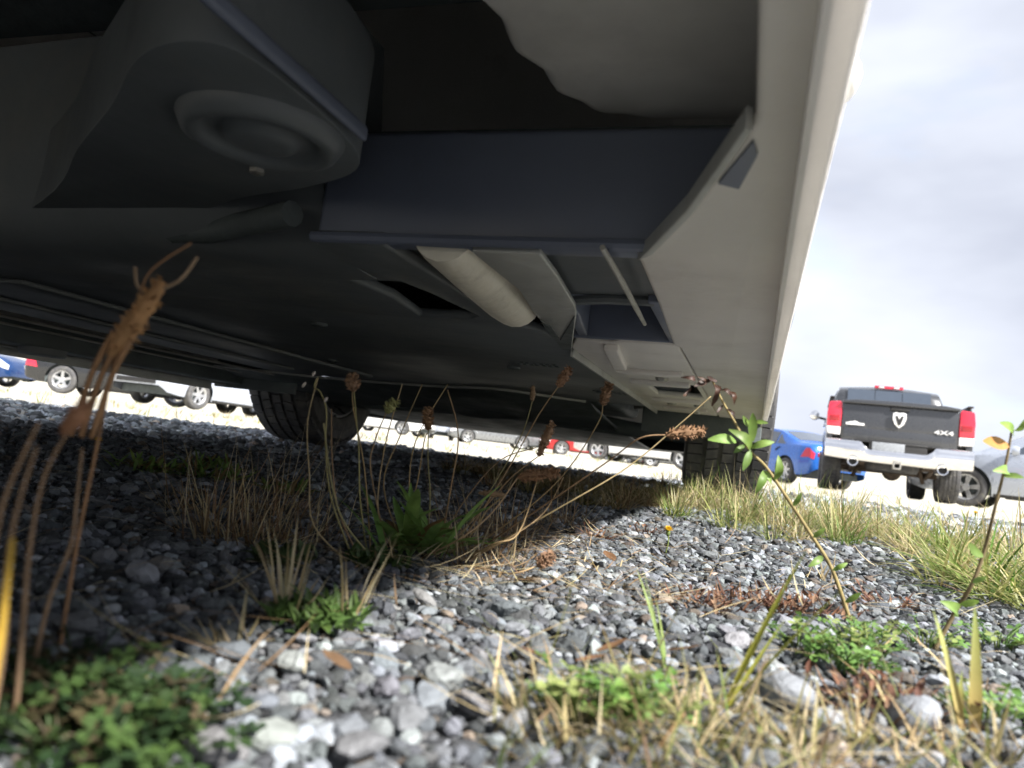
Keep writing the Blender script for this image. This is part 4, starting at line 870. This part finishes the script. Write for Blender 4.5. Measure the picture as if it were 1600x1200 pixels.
# --- the plantain in the middle
pl = thing('plantain_weed', ROSETTE, 0, 'tall plantain weed with green rosette and many brown seed heads', 'weed')
o_ = Vector(ROSETTE)
def leaf_mesh(L, wd, lean, curl, ang, col, off=(0, 0, 0), n=9, fold=.22):
    mb = MB(); d = Vector((math.sin(ang), math.cos(ang), 0)); sd_ = Vector((d.y, -d.x, 0)); q = Vector(off); el = math.pi/2-lean
    for i in range(n+1):
        t = i/n; ww = wd*math.sin(math.pi*min(1, (t*.93+.05)))**.8; e = el-curl*t; up = -d*math.sin(e)+Vector((0, 0, 1))*math.cos(e)
        for k, s in enumerate((-1, -.5, 0, .5, 1)):
            v = q+sd_*ww*s+up*ww*(abs(s)*fold*1.6+.06*math.sin(t*14+s*5)); mb.v.append(tuple(v)); mb.c.append(tuple(col[j]*(1+.10*(k == 2)) for j in range(3)))
        q = q+(d*math.cos(e)+Vector((0, 0, 1))*math.sin(e))*(L/n)
    for i in range(n):
        for k in range(4): a = i*5+k; mb.f.append((a, a+1, a+6, a+5))
    return mb
for i in range(40):
    a = R_.uniform(0, 6.283) if i > 8 else R_.uniform(2.2, 4.2)
    dead = i % 6 == 5
    fast(leaf_mesh(R_.uniform(.045, .09), R_.uniform(.0032, .0065), R_.uniform(.45, 1.3), R_.uniform(.1, .7), a, jit((.18, .30, .08) if not dead else (.24, .15, .07)), (R_.gauss(0, .016), R_.gauss(0, .012), .002)), 'leaf', M_leaf, pl)
def seed_head(p0, p1, r_, col, parent, org_, name='seed_head', spikes=70):
    """a dense bristly spike from p0 to p1"""
    mb = MB(); p0, p1 = Vector(p0)-org_, Vector(p1)-org_; ax = (p1-p0); L = ax.length; t_ = ax.normalized(); u = t_.orthogonal().normalized(); v_ = t_.cross(u)
    k = 12; b = 0
    path = [p0+ax*(i/k) for i in range(k+1)]
    rr = [r_*max(.15, math.sin(math.pi*(.06+.90*(i/k)))**.55)*(1+R_.uniform(-.12, .12))*.78 for i in range(k+1)]
    ctube(mb, path, rr, col, 9)
    for i in range(spikes):
        t = R_.random(); a = R_.uniform(0, 6.283); dr = u*math.cos(a)+v_*math.sin(a); q = p0+ax*t; r0 = r_*max(.2, math.sin(math.pi*(.06+.9*t))**.55)
        l_ = r_*R_.uniform(.3, .75); side = t_.cross(dr)*r_*R_.uniform(.10, .2); base = q+dr*r0*.6; tipp = q+dr*(r0*.7+l_)+t_*l_*R_.uniform(.2, 1.0)
        c_ = jit(col, .35); bi = len(mb.v); mb.v += [tuple(base-side), tuple(base+side), tuple(tipp), tuple(base+t_*r_*.35)]; mb.c += [c_]*4; mb.f += [(bi, bi+1, bi+2), (bi, bi+2, bi+3), (bi+1, bi+3, bi+2)]
    return fast(mb, name, M_dry, parent, smooth=False)
for pts, kind, hd in STALKS:
    P = [Vector(p)-o_ for p in pts]; P[0].x *= .85; P[0].y *= .85; P[0].z = 0
    P = smooth_path(P, 5); mb = MB()
    k = len(P); col = jit(R_.choice([(.34, .24, .13), (.28, .19, .11), (.30, .27, .13), (.40, .30, .17)]))
    ctube(mb, P, [.0008-.0003*(i/(k-1)) for i in range(k)], col, 6)
    st = fast(mb, 'stalk', M_dry, pl)
    if hd:
        tip = Vector(pts[-1]); h = Vector(hd)
        if kind == 'head': seed_head(tip, h+(h-tip)*.1, .0052, jit((.24, .145, .085)), st, o_, spikes=150)
        elif kind == 'green': seed_head(tip, h+(h-tip)*.2, .0048, (.22, .22, .09), st, o_)
        elif kind == 'bud': seed_head(tip, h, .0034, (.22, .15, .09), st, o_, spikes=50)
        elif kind == 'flower':
            for dx in (0, .012, -.006): seed_head(h+Vector((dx, 0, -abs(dx)*1.5)), h+Vector((dx+.002, 0, .004-abs(dx)*1.5)), .0013, (.55, .50, .45), st, o_, 'withered_flower', 20)

# --- dry tufts and other single plants
def place(mb, name, p, label, cat, mat=M_grass, rz=0, group=None):
    o = fast(mb, name, mat); o.location = on_g(p[0], p[1]); o.rotation_euler = (0, 0, rz); return tag(o, label, cat, group)
labs = ['pale straw tuft with splayed bleached blades beside the green moss', 'bundle of upright bleached straws next to the moss patch', 'small curled dry tuft standing on dark gravel', 'pale dry tuft at the foot of the leafy sprig', 'bleached dry stems rising among low green clover leaves']
spec = [(22, (.025, .065), .007, (.1, 1.0)), (7, (.03, .075), .006, (.0, .5)), (34, (.008, .028), .010, (.3, 1.4)), (12, (.02, .05), .01, (.3, 1.2)), (14, (.012, .035), .006, (.1, 1.0))]
for p, l_, s in zip(AT_DRY_PALE, labs, spec):
    place(tuft_mesh(s[0], STRAW, s[1], (.0004, .0013), s[2], s[3], (-.2, .6)), 'dry_grass_tuft', p, l_, 'grass tuft')
for i, p in enumerate(AT_DRY_BROWN):
    mb = tuft_mesh(14, BROWN+STRAW, (.05, .12), (.0003, .0007), .05, (.0, .7), (-.3, .5)); m2 = tuft_mesh(110, BROWN+BROWN+STRAW, (.015, .06), (.0003, .0009), .04, (.3, 1.55), (-.5, .9)); k0 = len(mb.v); mb.v += m2.v; mb.c += m2.c; mb.f += [tuple(q+k0 for q in f) for f in m2.f]
    place(mb, 'dry_grass_tuft', p, 'low tangled tuft of brown dry grass around the plantain weed', 'grass tuft', group='brown tufts round the plantain')
def sprout_mesh(n, rs_, pal, L, wd):
    mb = MB()
    for _ in range(n):
        a = R_.uniform(0, 6.283); r_ = rs_*math.sqrt(R_.random()); l_ = R_.uniform(*L)
        lm = leaf_mesh(l_, wd*R_.uniform(.6, 1.2), R_.uniform(.3, 1.35), R_.uniform(0, .9), R_.uniform(0, 6.283), jit(R_.choice(pal), .25), (r_*math.sin(a), r_*math.cos(a), R_.uniform(0, .006)), n=4)
        b = len(mb.v); mb.v += lm.v; mb.c += lm.c; mb.f += [tuple(i+b for i in f) for f in lm.f]
    return mb
ml = ['bright moss patch beside the pale straw tuft', 'dull green weed mat at the foot of the brown tufts', 'dark green seedlings under the plantain leaves']
for p, l_, c in zip(AT_MOSS, ml, ((.075, .13, .035), (.06, .09, .035), (.05, .09, .025))):
    place(sprout_mesh(150, .024, [c], (.006, .016), .0022), 'moss_patch', p, l_, 'moss', M_leaf)
for i, p in enumerate(AT_SMALL_GREEN[:5]):
    mb = sprout_mesh(45, .035, [(.12, .20, .05), (.16, .24, .06), (.17, .13, .06)], (.014, .034), .0032)
    place(mb, 'small_weed', p, 'small green weed sprouting from the gravel in the car\'s shade', 'weed', M_leaf, group='small weeds in the shade')
for i, p in enumerate(AT_SMALL_GREEN[5:]):
    place(sprout_mesh(40, .07, GREEN+STRAW, (.03, .07), .0025), 'small_weed', p, 'grass sprig at the foot of the far tyre', 'weed', M_leaf, group='sprigs at the far tyre')
for i, p in enumerate(AT_RUSSET):
    mb = tuft_mesh(60, RUSSET, (.010, .032), (.0006, .0016), .022, (.7, 1.55), (-.6, .9))
    for _ in range(18):
        lm = leaf_mesh(R_.uniform(.004, .009), .0017, R_.uniform(.5, 1.5), R_.uniform(-.5, 1.2), R_.uniform(0, 6.283), jit(R_.choice(RUSSET), .3), (R_.gauss(0, .014), R_.gauss(0, .012), R_.uniform(.003, .012)), n=3)
        b = len(mb.v); mb.v += lm.v; mb.c += lm.c; mb.f += [tuple(i_+b for i_ in f) for f in lm.f]
    place(mb, 'withered_weed', p, 'withered russet weed lying flat by the open yellow flower' if i in (3, 4) else ('withered russet weed between the rounded pebbles' if i > 8 else 'withered russet weed lying flat in the band across the gravel'), 'weed', M_dry, group='russet withered weeds')
def clover_mesh(n, rs_, hh, cols, wd=.0065):
    mb = MB()
    for _ in range(n):
        a = R_.uniform(0, 6.283); r_ = rs_*math.sqrt(R_.random()); top = Vector((r_*math.sin(a)*1.2, r_*math.cos(a)*1.2, R_.uniform(*hh))); c = jit(R_.choice(cols), .25)
        ctube(mb, [(r_*math.sin(a)*.6, r_*math.cos(a)*.6, 0), top*.6, top], .0005, c, 4)
        a0 = R_.uniform(0, 6.283); tl = Vector((R_.gauss(0, .35), R_.gauss(0, .35), 1)).normalized()
        u = tl.orthogonal().normalized(); v_ = tl.cross(u); w0 = wd*R_.uniform(.6, 1.15)
        for k in range(3):
            an = a0+k*2.094; d = u*math.cos(an)+v_*math.sin(an); s = tl.cross(d); b = len(mb.v)
            pts_ = [top, top+d*w0*.55-s*w0*.42+tl*w0*.1, top+d*w0*1.05-s*w0*.36+tl*w0*.14, top+d*w0*.98+tl*w0*.02, top+d*w0*1.05+s*w0*.36+tl*w0*.14, top+d*w0*.55+s*w0*.42+tl*w0*.1]
            mb.v += [tuple(q) for q in pts_]; mb.c += [c]*6; mb.f += [(b, b+1, b+2, b+3), (b, b+3, b+4, b+5)]
    return mb
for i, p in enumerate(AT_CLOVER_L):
    place(clover_mesh(34, .022, (.003, .014), [(.022, .045, .018), (.033, .06, .02), (.055, .098, .028), (.075, .062, .034)], .0048), 'clover', p, 'leafy clover clump in the shade under the white car', 'clover', M_leaf, group='clover clumps in the shade')  # leaf colours darkened to put in the car's shade
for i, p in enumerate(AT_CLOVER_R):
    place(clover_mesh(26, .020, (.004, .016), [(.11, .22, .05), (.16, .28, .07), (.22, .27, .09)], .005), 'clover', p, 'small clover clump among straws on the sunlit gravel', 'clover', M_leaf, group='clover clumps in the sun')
for i, p in enumerate(AT_FG_GRASS):
    place(tuft_mesh(34, STRAW+STRAW+YGREEN+OLIVE, (.010, .04), (.0003, .0010), .024, (.3, 1.5), (-.2, 1.0), tip=STRAW+BROWN), 'grass_tuft', p, 'short mixed green and straw grass tuft on sunlit gravel by the clover', 'grass tuft', group='short sunlit grass tufts')
# single broad blades
for p, (L, wd, an, ln, cu, c, tp, l_) in zip(AT_BLADE, [(.055, .0028, -1.4, .25, .15, (.24, .34, .10), (.34, .40, .16), 'broad pale green grass blade leaning over the stones'), (.085, .0022, 1.2, .45, .1, (.42, .42, .08), (.30, .36, .07), 'yellow green grass blade slanting over the gravel'), (.06, .0030, .3, .12, .2, (.45, .30, .12), (.28, .36, .10), 'browning grass blade standing among sunlit straws'), (.07, .0024, -2.2, 1.0, .5, (.20, .32, .08), (.26, .36, .12), 'green grass blade bending down to the clover'), (.10, .003, -.6, .6, .7, (.10, .2, .05), (.14, .22, .06), 'long green grass blade arching out of the plantain rosette')]):
    mb = MB()
    for k in range(3): blade(mb, (R_.uniform(-.003, .003), R_.uniform(-.003, .003), -.003), an+R_.uniform(-.5, .5)*(k > 0), L*(1-.3*k*R_.random()), wd*(1-.2*k), ln+R_.uniform(-.12, .3)*(k > 0), cu, jit(c), jit(tp), n=8)
    place(mb, 'grass_sprout', p, l_, 'grass')
# yellow flowers
for i, p in enumerate(AT_FLOWER):
    t_ = thing('yellow_flower', on_g(p[0], p[1]), 0, ['open yellow flower standing alone on the sunlit gravel', 'yellow flower on the dark gravel under the far sill', 'yellow flower among the shaded clover leaves', 'yellow flower bud on a tall stem before the silver sedan'][i], 'flower')
    H = [.026, .022, .010, .055][i]; mb = MB(); ctube(mb, smooth_path([(0, 0, 0), (.002, 0, H*.5), (.001, .001, H)], 4), .0008, (.16, .2, .06), 6); fast(mb, 'stem', M_dry, t_)
    mb = MB(); sc = [.0075, .009, .003, .008][i]
    for k in range(26):
        a = k*2.4; e = .25+.75*(k/26); d = Vector((math.cos(a)*math.cos(e*1.3), math.sin(a)*math.cos(e*1.3), math.sin(e*1.3))); s = d.cross(Vector((0, 0, 1))).normalized()*sc*.2; b = len(mb.v); q = Vector((.001, .001, H))
        mb.v += [tuple(q), tuple(q+d*sc*.6-s), tuple(q+d*sc), tuple(q+d*sc*.6+s)]; mb.c += [jit((.72, .47, .02), .15)]*4; mb.f.append((b, b+1, b+2, b+3))
    fast(mb, 'petals', M_leaf, t_)
    mb = MB(); ctube(mb, [(.001, .001, H-.006), (.001, .001, H-.003), (.001, .001, H+.002)], [.0012, .0026, .0024], (.16, .22, .06), 8); fast(mb, 'calyx', M_leaf, t_)
# leafy sprigs
def sprig(path, leaves, label, stem_c, lw):
    o3 = Vector(path[0]); t_ = thing('leafy_sprig', o3, 0, label, 'weed')
    mb = MB(); P = smooth_path([Vector(p)-o3 for p in path], 5); k = len(P)
    ctube(mb, P, [.0016-.0009*(i/(k-1)) for i in range(k)], stem_c, 7); fast(mb, 'stem', M_dry, t_)
    for a, b, kd in leaves:
        a, b = Vector(a)-o3, Vector(b)-o3; ax = b-a; L = ax.length; tt = ax.normalized(); side = tt.cross(Vector((0, -1, .35))).normalized(); up = side.cross(tt)
        c = [(.17, .27, .06), (.060, .030, .020), (.40, .22, .07)][kd]; c = jit(c, .3); mb = MB(); n = 6; cv = R_.uniform(-.15, .3)*(1 if kd != 1 else 2.5)
        for i in range(n+1):
            t = i/n; ww = L*lw*math.sin(math.pi*min(1, t*.92+.05))**.8*(1 if kd != 1 else R_.uniform(.5, 1.2)); q = a+ax*t+up*L*cv*math.sin(t*3.1)
            for s in (-1, 0, 1):
                mb.v.append(tuple(q+side*ww*s+up*ww*abs(s)*.35)); mb.c.append(jit(c, .12 if kd != 1 else .4))
        for i in range(n):
            for k2 in range(2): j = i*3+k2; mb.f.append((j, j+1, j+4, j+3))
        fast(mb, 'leaf' if kd != 1 else 'withered_leaf', M_leaf, t_)
    return t_
sprig(SPRIG1, SPRIG1_LEAVES, 'leafy weed sprig leaning before the grooved tyre, its top withered brown', (.30, .24, .11), .165)
sprig(SPRIG2, SPRIG2_LEAVES, 'thin weed sprig rising before the silver sedan with one orange leaf', (.17, .13, .07), .18)
# blurred stems right beside the lens
names = ['tall dry weed stalk with a shaggy brown head reaching the car floor', 'brown dry stem with a small seed head in the clover', 'bare brown dry stem standing in the shaded clover', 'thin leaning brown stem at the edge of the clover', 'slender brown stem between clover and shaggy stalk', 'ochre yellow dry blade at the edge of the clover']
for (path, kind, hd), l_ in zip(NEAR, names):
    o3 = Vector((path[0][0]*1.02, path[0][1]*1.02, 0)); o3.z = float(ground_z(o3.x, o3.y))
    t_ = thing('dry_weed', o3, 0, l_, 'weed'); P = smooth_path([Vector((0, 0, 0))]+[Vector(p)-o3 for p in path], 5); k = len(P)
    col = {'yellow': (.50, .32, .05), 'seed': (.26, .15, .08)}.get(kind, (.25, .165, .10)); mb = MB()
    r0 = {'yellow': .0013, 'seed': .0010}.get(kind, .0010)
    ctube(mb, P, [r0*(1-.6*i/(k-1)) for i in range(k)], col, 7); fast(mb, 'stem', M_dry, t_)
    if kind == 'seed':
        h = Vector(hd); seed_head(h+Vector((-.010, 0, -.022)), h+Vector((.006, 0, .010)), .0052, (.34, .19, .085), t_, o3, spikes=60)
        for dx, dz in ((-.004, .012), (.012, .018)):
            mb = MB(); ctube(mb, smooth_path([h-o3+Vector((0, 0, .004)), h-o3+Vector((dx, 0, dz*.6)), h-o3+Vector((dx*1.5, 0, dz*1.2))], 4), .0007, (.28, .2, .13), 6); fast(mb, 'bristle', M_dry, t_)
        for dx in (-.004, .0, .004):
            mb = MB(); ctube(mb, smooth_path([h-o3+Vector((dx-.006, 0, -.012)), h-o3+Vector((dx-.012, 0, -.03)), h-o3+Vector((dx-.016, 0, -.055))], 4), .0012, (.30, .17, .085), 6); fast(mb, 'dry_bract', M_dry, t_)
    if kind == 'head2': seed_head(Vector(hd)+Vector((-.004, 0, -.006)), Vector(hd)+Vector((.002, 0, .004)), .003, (.26, .13, .07), t_, o3, spikes=40)
# fallen leaf bits
for i, p in enumerate(AT_LITTER):
    mb = leaf_mesh([.022, .02, .016, .018, .014, .02, .016][i], [.006, .003, .003, .002, .003, .0022, .004][i], 1.45, -.4, R_.uniform(0, 6.28), jit((.17, .095, .05) if i != 6 else (.20, .125, .07)), (0, 0, .008), n=6)
    place(mb, 'fallen_leaf', p, 'small brown fallen leaf curled on the gravel', 'leaf', M_leaf, R_.uniform(0, 6.28), group='brown leaves on the gravel')
# larger stones on top of the chips
big = [.85*q for q in [.016, .018, .017, .014, .012, .011, .015, .012, .013, .009, .010, .010, .011, .012, .009, .011, .011, .012, .012, .010, .012, .016, .014, .013, .014, .016, .014, .013, .011, .012]]
for i, p in enumerate(AT_STONE):
    s = big[i] if i < len(big) else .011; rnd = i < 3
    me = stones_mesh('pebble', np.zeros((1, 3)), np.array([s]), SH2 if not rnd else SHR, np.array([[.21, .225, .25]] if rnd else [list(jit((.14, .148, .16) if i % 3 else (.21, .22, .23), .25))]), .6)
    if rnd: me.shade_smooth()
    o = link('pebble', me, M_stone); o.location = on_g(p[0], p[1], s*.30); o.rotation_euler = (0, 0, R_.uniform(0, 6.28))
    tag(o, 'smooth rounded grey pebble lying in sunlit clover and straws' if rnd else 'pale angular stone larger than the chips around it', 'stone', 'rounded pebbles' if rnd else 'large pale stones')
